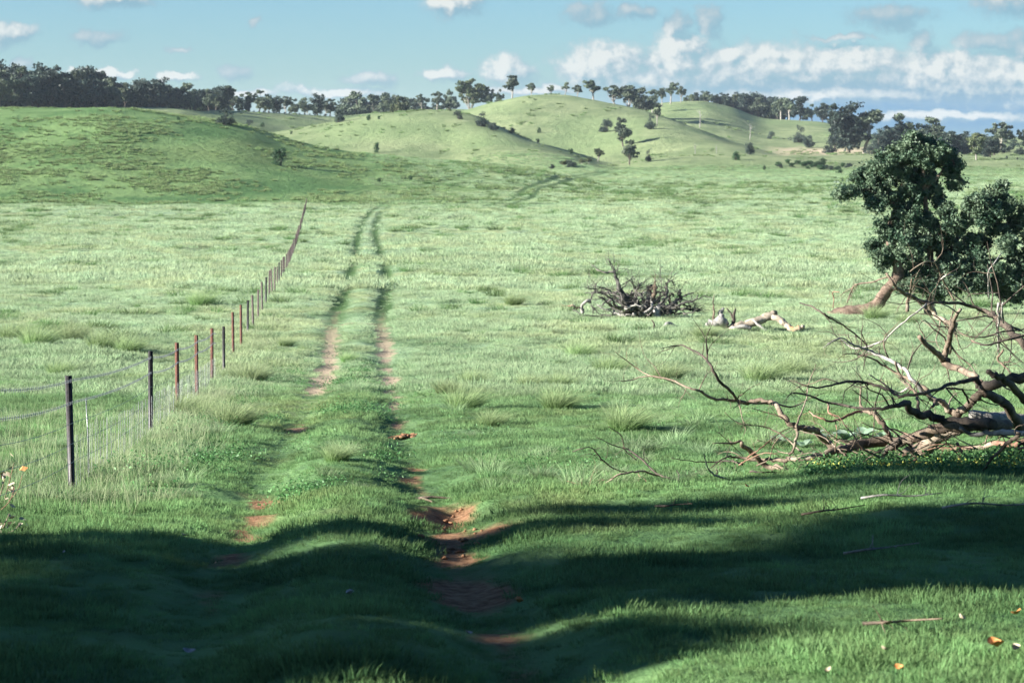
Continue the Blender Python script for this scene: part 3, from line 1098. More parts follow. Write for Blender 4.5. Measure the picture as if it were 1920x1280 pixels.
def plant(kind, loc, height, label, cat, group=None, wide=1.0, name=None):
    wood, crown = KINDS[kind]
    isb = kind[:4] in ('bush', 'dark')
    o = empty(name or ('shrub' if isb else 'gum_tree'), loc)
    s = height / 9.6
    o.scale = (s * wide, s * wide, s)
    o.rotation_euler = (0, 0, rnd.uniform(0, 6.28) if not kind.startswith('lean') else rnd.uniform(-.5, .5))
    link('stem' if isb else 'trunk', wood, o)
    link('foliage' if isb else 'crown', crown, o)
    tag(o, label, cat, group)
    return o


def tree_px(kind, px, top, base, label, cat='tree', group=None, wide=1.0, Y=None, name=None):
    if Y is None:
        p = hit(px, base)
    else:
        p = onto(px, Y)
    h = (CAMZ - float(tan_down(top)) * p.y) - p.z
    return plant(kind, p, max(h, 1.0), label, cat, group, wide, name)


G_SKY = 'gum trees along the skyline of the round hill'
G_SLOPE = 'trees and bushes dotted over the grassy slopes'
# skyline, left to right: (kind, px, top, Y, wide, label)
for k, px, top, Y, wd, lab in [
    ('round0', 668, 174, 1500, 1.0, 'dark rounded gum just right of the wood, standing left of the saddle trees'),
    ('lean0', 700, 178, 1500, .9, 'thin leaning gum next to the dark rounded gum on the skyline saddle'),
    ('round2', 728, 176, 1480, .9, 'broad gum behind the pale forked gum at the low saddle'),
    ('olive0', 752, 180, 1250, .9, 'olive gum with pale forked trunk at left foot of the brown knoll'),
    ('umb0', 792, 178, 1550, .8, 'low spreading gum on the skyline behind the brown knoll'),
    ('tall0', 820, 172, 1550, .9, 'slender gum between the brown knoll and the big olive gum'),
    ('round1', 845, 170, 1550, .7, 'rounded gum close on the left of the big olive gum'),
    ('olive1', 882, 152, 1450, 1.0, 'big wide olive gum at the left foot of the round hill'),
    ('umb1', 916, 166, 1450, .8, 'ragged gum between the big olive gum and the tallest slim gum'),
    ('round0', 938, 168, 1420, .6, 'small dense gum crowded against the tallest slim gum'),
    ('tall1', 960, 143, 1400, .95, 'tallest slim gum on the left shoulder of the round hill'),
    ('umb2', 996, 155, 1380, .85, 'small umbrella crowned gum alone left of the hilltop'),
    ('umb0', 1033, 161, 1385, .8, 'smallest gum exactly on top of the round hill'),
    ('lean1', 1058, 154, 1390, .9, 'gum leaning to the right just right of the hilltop'),
    ('umb1', 1082, 159, 1385, .95, 'low spreading gum between the leaning gum and the tall open gum'),
    ('tall2', 1112, 150, 1385, 1.25, 'tall open crowned gum on the right shoulder of the round hill'),
    ('umb2', 1152, 159, 1385, 1.1, 'wide flat topped gum where the round hill falls away'),
    ('umb0', 1180, 163, 1400, .95, 'gum with straight pale trunk at the left end of the pale trunk grove'),
    ('round1', 1203, 166, 1420, .85, 'dense dark gum inside the pale trunk grove'),
    ('tall0', 1222, 168, 1500, .9, 'slim gum in the middle of the pale trunk grove'),
    ('tall1', 1240, 166, 1560, .9, 'gum with thin white trunk in the pale trunk grove'),
    ('tall2', 1256, 154, 1600, .95, 'highest gum of the pale trunk grove on the ridge'),
    ('umb1', 1275, 161, 1620, .85, 'gum at the right end of the pale trunk grove'),
]:
    tree_px(k, px, top, 0, lab, 'tree', G_SKY, wd, Y)

# forest on the left: individuals in a dense stand
WOOD_L = 'dark gum of the left skyline wood'
edge = [(-60, 128), (0, 130), (40, 128), (90, 131), (120, 140), (170, 132), (220, 146), (260, 152), (310, 152), (350, 160), (390, 166), (430, 170)]
for i in range(92):
    px = -50 + i * 5.25 + rnd.uniform(-4, 4)
    Y = float(np.interp(px, [-60, 250, 450], [1010, 1090, 1230])) + rnd.uniform(-10, 60)
    top = float(np.interp(px, [e[0] for e in edge], [e[1] for e in edge])) + rnd.choice([0, 5, 8, 12, 17]) + rnd.uniform(-3, 4)
    if px > 430: continue
    tree_px(rnd.choice(['wood0', 'wood1', 'wood2', 'round0', 'round2']), px, top, 0, (WOOD_L + (', cut by the left frame edge' if px < 12 else ', in its tallest stretch, left of the hill crest' if px < 130 else ', standing above the green hill crest' if px < 280 else ', in its low stretch where the hill crest falls')), 'tree', 'trees of the left skyline wood', rnd.uniform(.7, 1.0), Y)
WOOD_M = 'dark gum tree in the thin end of the left wood'
for i, (px, top) in enumerate([(440, 166), (452, 186), (470, 172), (488, 170), (505, 180), (520, 184), (538, 180), (556, 186), (574, 184), (596, 180), (612, 188), (548, 196), (500, 192), (466, 190), (578, 198), (620, 186)]):
    tree_px(['round1', 'wood0', 'umb2', 'round0'][i % 4], px, top, 0, WOOD_M, 'tree', 'trees at the thin end of the left wood', rnd.uniform(.9, 1.2), float(np.interp(px, [430, 620], [1215, 1330])))
tree_px('umb0', 432, 163, 0, 'lone gum with a lollipop crown standing up from the wood', 'tree', None, .9, 1210)
for i in range(14):
    px = 655 + i * 15 + rnd.uniform(-5, 5)
    tree_px(rnd.choice(['round0', 'round1', 'round2', 'wood1']), px, rnd.uniform(180, 194), 0, 'distant dark tree filling the skyline behind the brown knoll', 'tree', 'distant trees behind the brown knoll', rnd.uniform(.9, 1.3), 1700)
# right ridge wood
for i in range(34):
    px = 1288 + i * 5.6 + rnd.uniform(-3, 3)
    top = float(np.interp(px, [1288, 1340, 1400, 1470], [172, 176, 180, 188])) + rnd.uniform(-3, 8)
    tree_px(rnd.choice(['wood0', 'wood1', 'wood2', 'round1', 'olive2']), px, top, 0, 'dark gum in the wood along the right ridge', 'tree', 'trees of the right ridge wood', rnd.uniform(.8, 1.15), 1720 + rnd.uniform(0, 60))
for k, px, top, Y, wd, lab in [
    ('tall1', 1462, 186, 1650, 1.2, 'white trunked gum at the right end of the ridge wood'),
    ('tall2', 1478, 184, 1640, 1.1, 'second white trunked gum at the right end of the ridge wood'),
    ('wood1', 1497, 183, 1680, .9, 'tall dark gum closing the ridge wood on the right'),
    ('round0', 1520, 196, 1650, 1.0, 'rounded dark gum on the downslope after the ridge wood'),
    ('wood2', 1540, 194, 1600, .9, 'dark gum beside the red earth scar on the ridge end'),
    ('wood0', 1590, 203, 1150, 1.15, 'large dark gum mass above the quarry sand'),
    ('lean2', 1618, 208, 1150, 1.2, 'gum leaning right out of the large dark mass above the quarry'),
    ('dark0', 1560, 244, 1120, 1.1, 'dark round tree under the large gum at the quarry edge'),
    ('round2', 1688, 216, 1150, 1.0, 'open crowned gum right of the quarry, seen above the leafy tree'),
    ('round1', 1740, 221, 1150, 1.05, 'dense rounded gum directly behind the leafy tree top'),
    ('dark1', 1665, 250, 1100, 1.5, 'low broad dark tree below the open crowned gum'),
    ('wood2', 1780, 247, 1100, 1.3, 'dark spreading gum immediately right of the leafy tree top'),
    ('olive2', 1828, 250, 950, .95, 'olive gum with a pale forked trunk at the right paddock edge'),
    ('wood1', 1855, 264, 980, 1.0, 'dark bushy gum between the olive gum and the right frame edge'),
    ('umb1', 1874, 229, 1300, 1.0, 'pale trunked gum standing clear on the far right rise'),
    ('umb2', 1918, 240, 1300, .8, 'gum cut by the right frame edge on the rise'),
    ('dark2', 1885, 290, 960, .9, 'small dark bush below the far right rise'),
    ('dark0', 1905, 298, 950, 1.3, 'dark low bush at the right frame edge under the rise'),
]:
    tree_px(k, px, top, 0, lab, 'tree', None, wd, Y)
for i in range(16):
    tree_px(rnd.choice(['round0', 'wood2', 'wood1']), 1650 + i * 18 + rnd.uniform(-6, 6), rnd.uniform(249, 256), 0, 'tiny tree on the farthest ridge at the right', 'tree', 'trees of the farthest right ridge', 1.3, 2350)
for k, px, top, base, wd, lab in [
    ('dark1', 422, 202, 235, 1.6, 'wide grey bushy tree at the meadow edge over the green hill'),
    ('dark0', 466, 221, 237, 1.2, 'dark ball shaped bush beside the wide grey tree'),
    ('bush1', 492, 227, 239, 1.2, 'small green bush right of the dark ball bush'),
    ('bush0', 334, 214, 226, .8, 'tiny ragged shrub on the crest of the green hill'),
    ('bush3', 527, 268, 311, .9, 'tall dark bush casting a long shadow down the green hill'),
    ('bush0', 546, 242, 252, .7, 'reddish sprig on the skyline of the green hill'),
    ('bush1', 706, 262, 287, .7, 'lone green shrub at the foot of the brown knoll'),
    ('bush2', 771, 325, 339, 1.0, 'small round shrub at the green hill toe, right of the pair'),
    ('bush0', 713, 328, 344, .9, 'pale little shrub at the end of the long bush shadow'),
    ('dark2', 635, 194, 230, .95, 'dark dense tree at the end of the hedge, before the saddle'),
    ('bush1', 691, 212, 226, 1.0, 'left of two small bushes in the saddle field'),
    ('bush2', 710, 214, 224, 1.0, 'right of two small bushes in the saddle field'),
    ('dark0', 860, 203, 224, 1.0, 'dark round tree on the crest of the brown knoll'),
    ('dark1', 905, 209, 238, 1.3, 'dark slanting tree on the falling crest of the brown knoll'),
    ('dark2', 925, 224, 245, 1.2, 'low dark bush next downhill from the slanting tree'),
    ('bush0', 958, 234, 250, 1.0, 'pale shrub in the fold between knoll and round hill'),
    ('bush1', 1011, 236, 250, .9, 'small conical bush above the dark shadow on the round hill'),
    ('bush2', 1008, 256, 268, .8, 'tiny bush just below the dark shadow on the round hill'),
    ('dark0', 1136, 217, 248, 1.05, 'round dark tree left of the tall middle clump'),
    ('round1', 1168, 222, 275, .85, 'tall dark tree leading the clump on the round hill slope'),
    ('round2', 1180, 264, 309, .95, 'broad tree at the foot of the clump with pale trunk'),
    ('dark1', 1216, 280, 303, .8, 'narrow dark shrub right of the clump foot'),
    ('bush2', 1070, 274, 289, .9, 'small green bush low on the round hill'),
    ('olive1', 1121, 279, 303, .9, 'leafless looking brown bush left of the clump foot'),
    ('dark2', 1035, 304, 317, 1.2, 'dark bush in the gully at the centre'),
    ('dark1', 1220, 213, 243, 1.0, 'dark tree under the pale grove on the slope'),
    ('tall0', 1232, 193, 236, .6, 'thin dead topped gum rising over the dark slope tree'),
    ('dark2', 1405, 259, 290, .9, 'round grey green tree in the middle paddock'),
    ('bush1', 1380, 280, 301, 1.1, 'bright green round bush on the dark knoll'),
    ('dark0', 1445, 242, 261, .9, 'small round tree alone on the ridge slope'),
    ('dark1', 1498, 234, 268, 1.1, 'left tree of the leaning pair above the sand'),
    ('dark2', 1516, 245, 277, .95, 'right tree of the leaning pair above the sand'),
    ('bush2', 1545, 290, 312, .9, 'conical green shrub on the dark knoll in front of the sand'),
    ('bush0', 1572, 312, 326, 1.2, 'low shrub at the lower right of the dark knoll'),
    ('dark0', 1630, 268, 281, 1.1, 'small dark bush at the right end of the sand'),
    ('bush1', 1433, 308, 319, .9, 'smallest shrub on the crest of the dark knoll'),
]:
    tree_px(k, px, top, base, lab, 'shrub' if k[:4] == 'bush' else 'tree', G_SLOPE, wd)
for i in range(24):
    px = 1640 + i * 12.5 + rnd.uniform(-5, 5)
    top = float(np.interp(px, [1640, 1700, 1780, 1830, 1920], [252, 238, 246, 256, 262])) + rnd.uniform(-4, 10)
    tree_px(rnd.choice(['wood0', 'wood1', 'dark1', 'round1']), px, top, 0, 'dark gum in the belt of trees behind the leafy tree', 'tree', 'belt of trees behind the leafy tree', rnd.uniform(1, 1.4), rnd.uniform(1050, 1180))
# scrub on the dark knoll and in the gully
for i in range(26):
    px = rnd.uniform(1440, 1600); py = 309 + (px - 1440) * .05 + rnd.uniform(-5, 6)
    p = hit(px, py)
    plant(rnd.choice(['dark0', 'bush0', 'bush2']), p, rnd.uniform(1.2, 2.4), 'low scrub bush crowded on the shaded side of the dark knoll', 'shrub', 'scrub on the dark knoll', 1.6, 'scrub_bush')
for i in range(8):
    px = rnd.uniform(1050, 1105); p = hit(px, 309 + rnd.uniform(-2, 6))
    plant(rnd.choice(['olive0', 'dark0']), p, rnd.uniform(1.5, 2.5), 'brown scrub bush along the gully at the centre', 'shrub', 'scrub in the gully', 1.5, 'scrub_bush')
# hedge on the meadow under the left wood
for i in range(20):
    px = 440 + i * 9.5
    tree_px(rnd.choice(['dark0', 'dark1', 'dark2']), px, 205 + (px - 440) * .06 + rnd.uniform(-3, 5), 0, 'dark bush in the hedge line below the left wood', 'bush', 'hedge line below the left wood', 1.5,
            float(np.interp(px, [430, 640], [1190, 1310])))


# ------------------------------------------------------------------ bare dead little trees on the ridge
def dead_tree(px, top, base, label, seed):
    p = hit(px, base)
    h = (CAMZ - float(tan_down(top)) * p.y) - p.z
    rg = np.random.default_rng(seed)
    o = empty('dead_tree', p)
    T = Tubes()
    T.add(catmull([(0, 0, -.3), (.03 * h, 0, h * .5), (0, 0, h)], 4), np.linspace(.03 * h, .008 * h, 9), 5)
    link('trunk', T.mesh('dead_trunk', M_DEADG), o)
    for i in range(6):
        T = Tubes()
        z0 = h * rg.uniform(.4, .85); a = rg.uniform(0, 6.28); L = h * rg.uniform(.15, .35)
        e = np.array([L * np.cos(a), L * np.sin(a), z0 + L * .9])
        T.add(catmull([(0, 0, z0), e * (.5, .5, 1) - (0, 0, L * .5), e], 3), np.linspace(.012 * h, .004 * h, 7), 4)
        link('limb', T.mesh('dead_limb', M_DEADG), o)
    tag(o, label, 'dead tree')


dead_tree(1312, 206, 240, 'bare white dead tree on the striped ridge slope', 1)
dead_tree(1303, 268, 291, 'small bare dead tree left of the round grey green tree', 2)
dead_tree(1343, 272, 288, 'thin bare sapling between dead tree and round tree', 3)
dead_tree(1406, 232, 262, 'thin dead trunk above the round grey green tree', 4)

# ------------------------------------------------------------------ leafy tree on the right
TY = hit(1700, 592).y
tb = onto(1735, TY)
leafy = empty('leafy_tree', tb)
inv = lambda p: (p.x - tb.x, p.y - tb.y, p.z - tb.z)


def wpt(px, py, dy=0.0):
    return inv(at(px, py, TY + dy))


pxm = TY / F     # metres per picture unit at the tree


def trunk_part(pts, name, mat, rough=.08, sides=10, par=leafy):
    P = catmull([wpt(a, b, c) for a, b, c, d in pts], 5)
    R = np.interp(np.linspace(0, len(pts) - 1, len(P)), np.arange(len(pts)), [d * pxm / 2 for a, b, c, d in pts])
    T = Tubes(); T.add(P, R, sides, rough)
    return link(name, T.mesh(name, mat), par)


trunk_part([(1555, 598, .2, 30), (1590, 588, .1, 34), (1620, 584, 0, 26), (1645, 570, 0, 24), (1662, 545, 0, 22), (1680, 525, 0, 22), (1684, 500, 0, 20), (1674, 480, 0, 16), (1668, 465, 0, 12), (1670, 420, .3, 10), (1690, 360, .4, 8), (1700, 300, .4, 5)], 'trunk', M_BARKT, .14)
trunk_part([(1740, 600, .6, 20), (1742, 570, .6, 18), (1746, 540, .6, 16), (1745, 500, .5, 14), (1742, 440, .3, 12), (1735, 380, .2, 9), (1730, 300, .1, 6)], 'trunk', M_BARKT, .1)
trunk_part([(1745, 520, .5, 12), (1775, 480, .8, 10), (1800, 440, 1, 9), (1812, 425, 1, 9), (1840, 400, 1.2, 7), (1850, 370, 1.2, 5)], 'limb', M_BARKT, .1)
trunk_part([(1700, 400, .3, 8), (1660, 370, 0, 6), (1620, 355, -.2, 5), (1585, 365, -.3, 3)], 'limb', M_BARKT, .1)
trunk_part([(1745, 500, .5, 9), (1800, 500, .6, 8), (1850, 490, .8, 6), (1900, 480, 1, 4)], 'limb', M_BARKT, .1)
trunk_part([(1730, 360, .2, 7), (1760, 330, .1, 6), (1785, 300, .2, 4), (1795, 340, .2, 3)], 'limb', M_BARKT, .1)
trunk_part([(1672, 482, 0, 8), (1655, 480, -.2, 5), (1648, 470, -.3, 3)], 'limb', M_BARKT, .1)

CROWN = [  # px, py, radius x, radius y, density
    (1718, 262, 34, 14, .9), (1690, 285, 40, 26, 1), (1735, 290, 45, 30, 1.2), (1660, 310, 34, 26, 1), (1700, 325, 50, 34, 1.3), (1620, 335, 30, 24, .9),
    (1590, 362, 24, 16, .8), (1645, 355, 36, 26, 1), (1640, 382, 20, 14, .7), (1690, 370, 44, 34, 1.3), (1735, 345, 36, 34, 1.2), (1765, 290, 28, 26, 1.1), (1785, 310, 24, 26, 1.1), (1790, 345, 18, 20, .9),
    (1760, 375, 10, 16, .5), (1775, 395, 18, 18, .8), (1710, 410, 48, 34, 1.3), (1665, 430, 30, 26, 1), (1640, 460, 22, 14, .8), (1655, 485, 24, 22, .8), (1700, 460, 48, 36, 1.3), (1745, 440, 40, 36, 1.2),
    (1780, 470, 34, 34, 1.1), (1710, 505, 34, 26, .7), (1770, 515, 40, 26, .9), (1800, 500, 34, 28, .9), (1740, 535, 30, 14, .4), (1790, 535, 24, 12, .5), (1795, 425, 26, 16, .9),
    (1830, 380, 26, 20, 1), (1865, 365, 32, 18, 1.1), (1880, 350, 18, 10, .6), (1890, 385, 22, 24, 1), (1850, 400, 40, 24, 1.1), (1905, 420, 18, 16, .8), (1870, 430, 28, 12, .7), (1815, 400, 16, 20, .8),
    (1895, 455, 26, 18, .8), (1915, 485, 24, 26, .9), (1860, 500, 26, 14, .6), (1850, 535, 28, 20, .9), (1880, 545, 24, 16, .8), (1905, 520, 24, 26, .9), (1835, 480, 18, 12, .5), (1940, 450, 24, 40, 1), (1945, 510, 22, 34, 1),
    (1870, 528, 34, 20, 1), (1822, 528, 30, 20, 1), (1762, 546, 26, 13, .7), (1903, 552, 26, 16, .9), (1815, 455, 26, 22, .9), (1838, 455, 24, 18, .7), (1700, 535, 22, 12, .5), (1728, 500, 34, 24, 1), (1930, 400, 20, 30, .8), (1960, 470, 26, 50, 1),
]
rg = np.random.default_rng(5)
parts_ = []
for (px, py, rx, ry, dn) in CROWN:
    dy0 = rg.uniform(-.8, .8)
    depth = (rx + ry) * .62
    nsub = 12 + int(rx * ry / 48)
    for q in range(nsub):
        a = rg.uniform(0, 6.28); r = math.sqrt(rg.uniform(0, 1))
        cx = px + rx * .78 * r * math.cos(a); cy = py + ry * .78 * r * math.sin(a)
        c = np.array(wpt(cx, cy, dy0 + rg.uniform(-1, 1) * depth * pxm * .8))
        su = rg.uniform(4, 14)
        sr = su * pxm
        ax = rg.uniform(.7, 1.4, 3)
        parts_.append(ellipsoid_leaves(c, (sr * ax[0], sr * ax[1], sr * .75 * ax[2]), int(1.4 * su * su * min(1.1, dn)) + 12, rg, .15))
        if q % 3 == 0:
            sr *= 1.7
            parts_.append(ellipsoid_leaves(c, (sr, sr, sr * 1.15), 60, rg, .5))
L = np.concatenate(parts_)
V, Q_ = quads(L, .125, rg, .2, .8)
link('crown', mesh_np('leafy_crown', V, Q_, None, M_TREELEAF), leafy)
tag(leafy, 'leaning dark green leafy tree with twisted trunk, taller of the right paddock', 'tree')

# gum trees behind and left of the camera that throw the long foreground shade
def shade_tree(c, D, blobs, label, seed):
    """c: sun line (Y - tan(az) X), D: distance up-sun of X=0"""
    rg = np.random.default_rng(seed)
    x0 = -D * math.cos(SUN_AZ); y0 = c + x0 * math.tan(SUN_AZ)
    o = empty('gum_tree', (x0, y0, ground(x0, y0)))
    base = o.location
    T = Tubes()
    T.add(catmull([(0, 0, -.3), (.2, .3, 3), (0, 0, 7), (.2, 0, 11)], 4), np.linspace(.34, .12, 13), 9, .06)
    link('trunk', T.mesh('gum_trunk', M_BARKW), o)
    L = []
    for (off, ztop, rw, rh, n) in blobs:
        zc = ztop - base.z
        cc = np.array([rg.uniform(-1, 1), off, zc])
        T = Tubes()
        T.add(catmull([(0, 0, max(1.5, zc * .5)), cc * (.5, .5, .85), cc], 4), np.linspace(.12, .03, 9), 5)
        link('limb', T.mesh('gum_limb', M_BARKW), o)
        for q in range(11):
            L.append(ellipsoid_leaves(cc + rg.normal(0, .45, 3) * (1.2, rw, rh), (1.1, rw * .55, rh * .5), n, rg, .2))
    L = np.concatenate(L)
    V, Q_ = quads(L, .22, rg, 0, .5)
    link('crown', mesh_np('shade_crown', V, Q_, None, M_GUMLEAF), o)
    tag(o, label, 'tree')


# sun reaches X=0 on the ground (z about -1) from height D*tan(el)/cos.. -1
TE = math.tan(SUN_EL)
def hz(D, X): return (D + X) * TE - 1.4
D1 = 40
BAND = [(20.0, -4.3, .5), (19.7, -2.6, .5), (19.6, -1, .5), (19.8, .3, .5), (20.8, 1.5, .5), (21.8, 2.8, .55), (22.6, 4.2, .6), (23.2, 5.6, .6), (23.8, 7, .7)]
MASS = [(16.4, -4.5, 1.9), (16.4, -2.8, 1.9), (16.3, -1.2, 2.1), (16.0, .3, 1.9), (15.9, 1.6, 1.6), (16.6, 3.0, 1.8), (17.2, 4.4, 1.9), (17.5, 5.8, 2.0), (18, 7.4, 2.1), (15.0, 2.8, 1.0), (15.2, 4.2, 1.2), (15.3, 5.8, 1.3), (15.6, 7.4, 1.4)]
LOWM = [(12.6, -5.0, 1.7), (12.8, -3.4, 1.8), (12.9, -1.8, 1.6), (13.3, -.4, 1.3), (14.3, 1.0, .8), (11.4, -4, 1.5), (11.6, -2.2, 1.4), (12.2, -.9, 1.0), (11.6, -3, 1.4), (14.6, -3, .8), (14.8, -1, .8), (18.6, -3.4, .5), (12.6, .1, 1.0), (11.7, -.3, 1.1)]


def shade_blobs(lst, c, D, hX, n):
    return [(cc - c, hz(D, X), hw * .8, hX * TE, n) for cc, X, hw in lst]


shade_tree(16.0, D1, shade_blobs(MASS[::2], 16.0, D1, 1.5, 560) + shade_blobs(BAND[::2], 16.0, D1, .9, 260), 'tall gum out of view that shades the near track', 3)
shade_tree(15.4, 47, shade_blobs(MASS[1::2], 15.4, 47, 1.5, 560) + shade_blobs(BAND[1::2], 15.4, 47, .9, 260), 'second gum out of view whose crown shades the wheel ruts', 4)
shade_tree(14.4, 36, shade_blobs(LOWM, 14.4, 36, 1.4, 600), 'spreading gum out of view that darkens the lower left grass', 5)

# gums added to block sky light above the grass; their shade falls far right
def overhead(x0, y0, lab, seed, cx, cy):
    rg = np.random.default_rng(seed)
    o = empty('gum_tree', (x0, y0, ground(x0, y0)))
    T = Tubes()
    T.add(catmull([(0, 0, -.4), (.1, .1, 4), (cx * .15, cy * .15, 8), (cx * .4, cy * .4, 11.5)], 4), np.linspace(.42, .2, 13), 10, .06)
    link('trunk', T.mesh('gum_trunk', M_BARKW), o)
    L = []
    for k in range(13):
        a = rg.uniform(0, 6.28); r = 4.6 * math.sqrt(rg.uniform(0, 1))
        e = np.array([cx + r * math.cos(a), cy + r * math.sin(a), rg.uniform(12, 16)])
        T = Tubes()
        T.add(catmull([(cx * .3, cy * .3, 10), e * (.6, .6, .86), e], 4), np.linspace(.13, .03, 9), 5)
        link('limb', T.mesh('gum_limb', M_BARKW), o)
        for q in range(7):
            L.append(ellipsoid_leaves(e + rg.normal(0, .8, 3), (1.3, 1.3, .7), 190, rg, .2))
    V, Q_ = quads(np.concatenate(L), .26, rg, 0, .5)
    link('crown', mesh_np('sky_block_crown', V, Q_, None, M_GUMLEAF), o)
    tag(o, lab, 'tree')


overhead(-9, 11.8, 'added gum out of view, crown blocking sky light over the left grass', 21, 5, 3)
overhead(8.5, 3, 'added gum out of view, crown blocking sky light over the camera', 22, -4, 6)
overhead(-7, -3, 'added gum out of view, blocking sky light behind the camera on the left', 23, 3, 4)

for i, (x, y_, h_) in enumerate([(-13, -4, 15), (-20, -9, 17), (-11, -8, 16), (-4, -9, 17), (4, -7, 15), (11, -5, 16), (-22, -14, 18), (-1, -16, 18), (9, -14, 18), (17, -9, 17), (-12, -17, 18), (19, 1, 15), (-29, -9, 18), (-31, -18, 18)]):  # unseen trees added to cut the sky light from behind
    plant('wood%d' % (i % 3), Vector((x, y_, ground(x, y_))), h_, 'gum added out of view behind the camera to block sky light', 'tree', 'trees added behind the camera to block sky light', 1.0)

# ------------------------------------------------------------------ fence
fence = empty('wire_fence', (0, 0, 0))
S0, SP = 26.0, 7.063
posts = [S0 - 2.2 * SP + 3.0, S0] + [37.9 + SP * k for k in range(0, 58)]
posts = [y for y in posts if y < 425 and y > 15]
posts = [18.4] + [y for y in posts if y > 20]


def picket(mat, h=1.32):
    """Y section steel post"""
    T = []
    V = []; Q = []
    prof = []
    for k in range(3):
        a = k * 2 * math.pi / 3 + .5
        c, s = math.cos(a), math.sin(a)
        prof += [(c * .034 - s * .004, s * .034 + c * .004), (c * .034 + s * .004, s * .034 - c * .004)]
        b = a - math.pi / 3
        prof.append((math.cos(b) * .007, math.sin(b) * .007))
    prof = prof[::-1]
    n = len(prof)
    for z in (-.35, h):
        V += [(x, y, z) for x, y in prof]
    V += [(0, 0, h)]
    for i in range(n):
        j = (i + 1) % n
        Q.append((j, i, n + i, n + j))
    Tt = [(n + (i + 1) % n, n + i, 2 * n) for i in range(n)]
    return mesh_np('picket', np.array(V), np.array(Q), np.array(Tt), mat)


M_FAR = plain_mat('weathered_steel', (.07, .055, .05), (.13, .10, .09), 30, .8, .1)
pk_b, pk_r, pk_f = picket(M_POST), picket(M_RUST), picket(M_FAR)
tops = {}
blk = {0, 1, 2, 6, 9, 13, 18}
for i, Yp in enumerate(posts):
    x = FX(Yp); z = ground(x, Yp)
    me_ = pk_b if i in blk else (pk_r if i < 9 else pk_f)
    o = link('post', me_, fence, (x, Yp, z))
    o.rotation_euler = (rnd.uniform(-.025, .025), rnd.uniform(-.03, .03), rnd.uniform(0, .4))
    wide = 1.15 + .35 * min(1, Yp / 200)
    o.scale = (wide, wide, 1.0 + rnd.uniform(-.03, .04))
    o['label'] = 'black steel picket' if i in blk else ('rust brown steel picket' if i < 9 else 'grey brown steel picket')
heights = [1.24, 1.0, .78, .56, .36]
for hgt in heights:
    T = Tubes()
    P = []
    for i in range(len(posts) - 1):
        a, b = posts[i], posts[i + 1]
        if a > 230: break
        for k in range(5):
            t = k / 5; Yp = a + (b - a) * t
            za = ground(FX(a), a) + hgt; zb = ground(FX(b), b) + hgt
            P.append((FX(Yp) + .035, Yp, za + (zb - za) * t - .05 * 4 * t * (1 - t)))
    T.add(P, np.full(len(P), .0027), 4, cap=False)
    link('wire', T.mesh('wire', M_WIRE), fence)
    if hgt > .9:
        T = Tubes()
        for (a, b) in zip(P[:-1], P[1:]):
            if a[1] > 60: break
            L_ = math.dist(a, b); n = max(1, int(L_ / .14))
            for k in range(n):
                t = k / n
                c = [a[j] + (b[j] - a[j]) * t for j in range(3)]
                T.add([(c[0], c[1] - .012, c[2] - .018), (c[0], c[1] + .012, c[2] + .018)], [.003, .003], 3, cap=False)
        bb = link('barbs', T.mesh('barbs', M_WIRE), fence); bb['kind'] = 'stuff'
T = Tubes()   # upright stays of the lower mesh
Yp = 26.2
while Yp < 60:
    x = FX(Yp) + .035; z = ground(x, Yp)
    T.add([(x + rnd.uniform(-.02, .02), Yp, z + .02), (x, Yp + rnd.uniform(-.1, .1), z + .62)], [.0026, .0026], 3, cap=False)
    Yp += .3
ob = link('mesh_stays', T.mesh('stays', M_WIRE), fence); ob['kind'] = 'stuff'
T = Tubes()
p = hit(165, 898)
T.add([(p.x, p.y, p.z - .1), (p.x + .01, p.y, p.z + .45), (p.x - .01, p.y, p.z + .93)], [.008, .007, .006], 5)
d_ = link('dropper', T.mesh('dropper', M_WIRE), fence)
tag(fence, 'long wire fence on steel pickets running beside the track to the hill', 'fence')
fence.location = (0, 0, 0)


# ------------------------------------------------------------------ fallen tree on the right
def z7(x, y): return (1060 + x * .44792, 620 + y * .44818)
def z8(x, y): return (1500 + x * .34370, 220 + y * .34375)


def twigs(T, P, R, rg, n, length, level=1, up=.3, sides=3):
    P = np.array(P)
    for _ in range(n):
        i = rg.integers(len(P) // 4, len(P) - 1)
        d = P[min(i + 1, len(P) - 1)] - P[i - 1]; d /= np.linalg.norm(d) + 1e-9
        v = d * .7 + rg.normal(0, .55, 3) + (0, 0, up); v /= np.linalg.norm(v)
        L = length * rg.uniform(.4, 1.2)
        pts = [P[i]]
        for k in range(4):
            v = v + rg.normal(0, .33, 3); v /= np.linalg.norm(v)
            pts.append(pts[-1] + v * L / 4)
        r0 = min(R[i] * .55, .004 + L * .014)
        Q = catmull(pts, 2)
        rr = np.linspace(r0, r0 * .25, len(Q))
        T.add(Q, rr, sides, cap=False)
        if level > 0:
            twigs(T, Q, rr, rg, 2, L * .5, level - 1, up * .6, sides)


fb = onto(1700, 25.7)
fallen = empty('fallen_tree', fb)


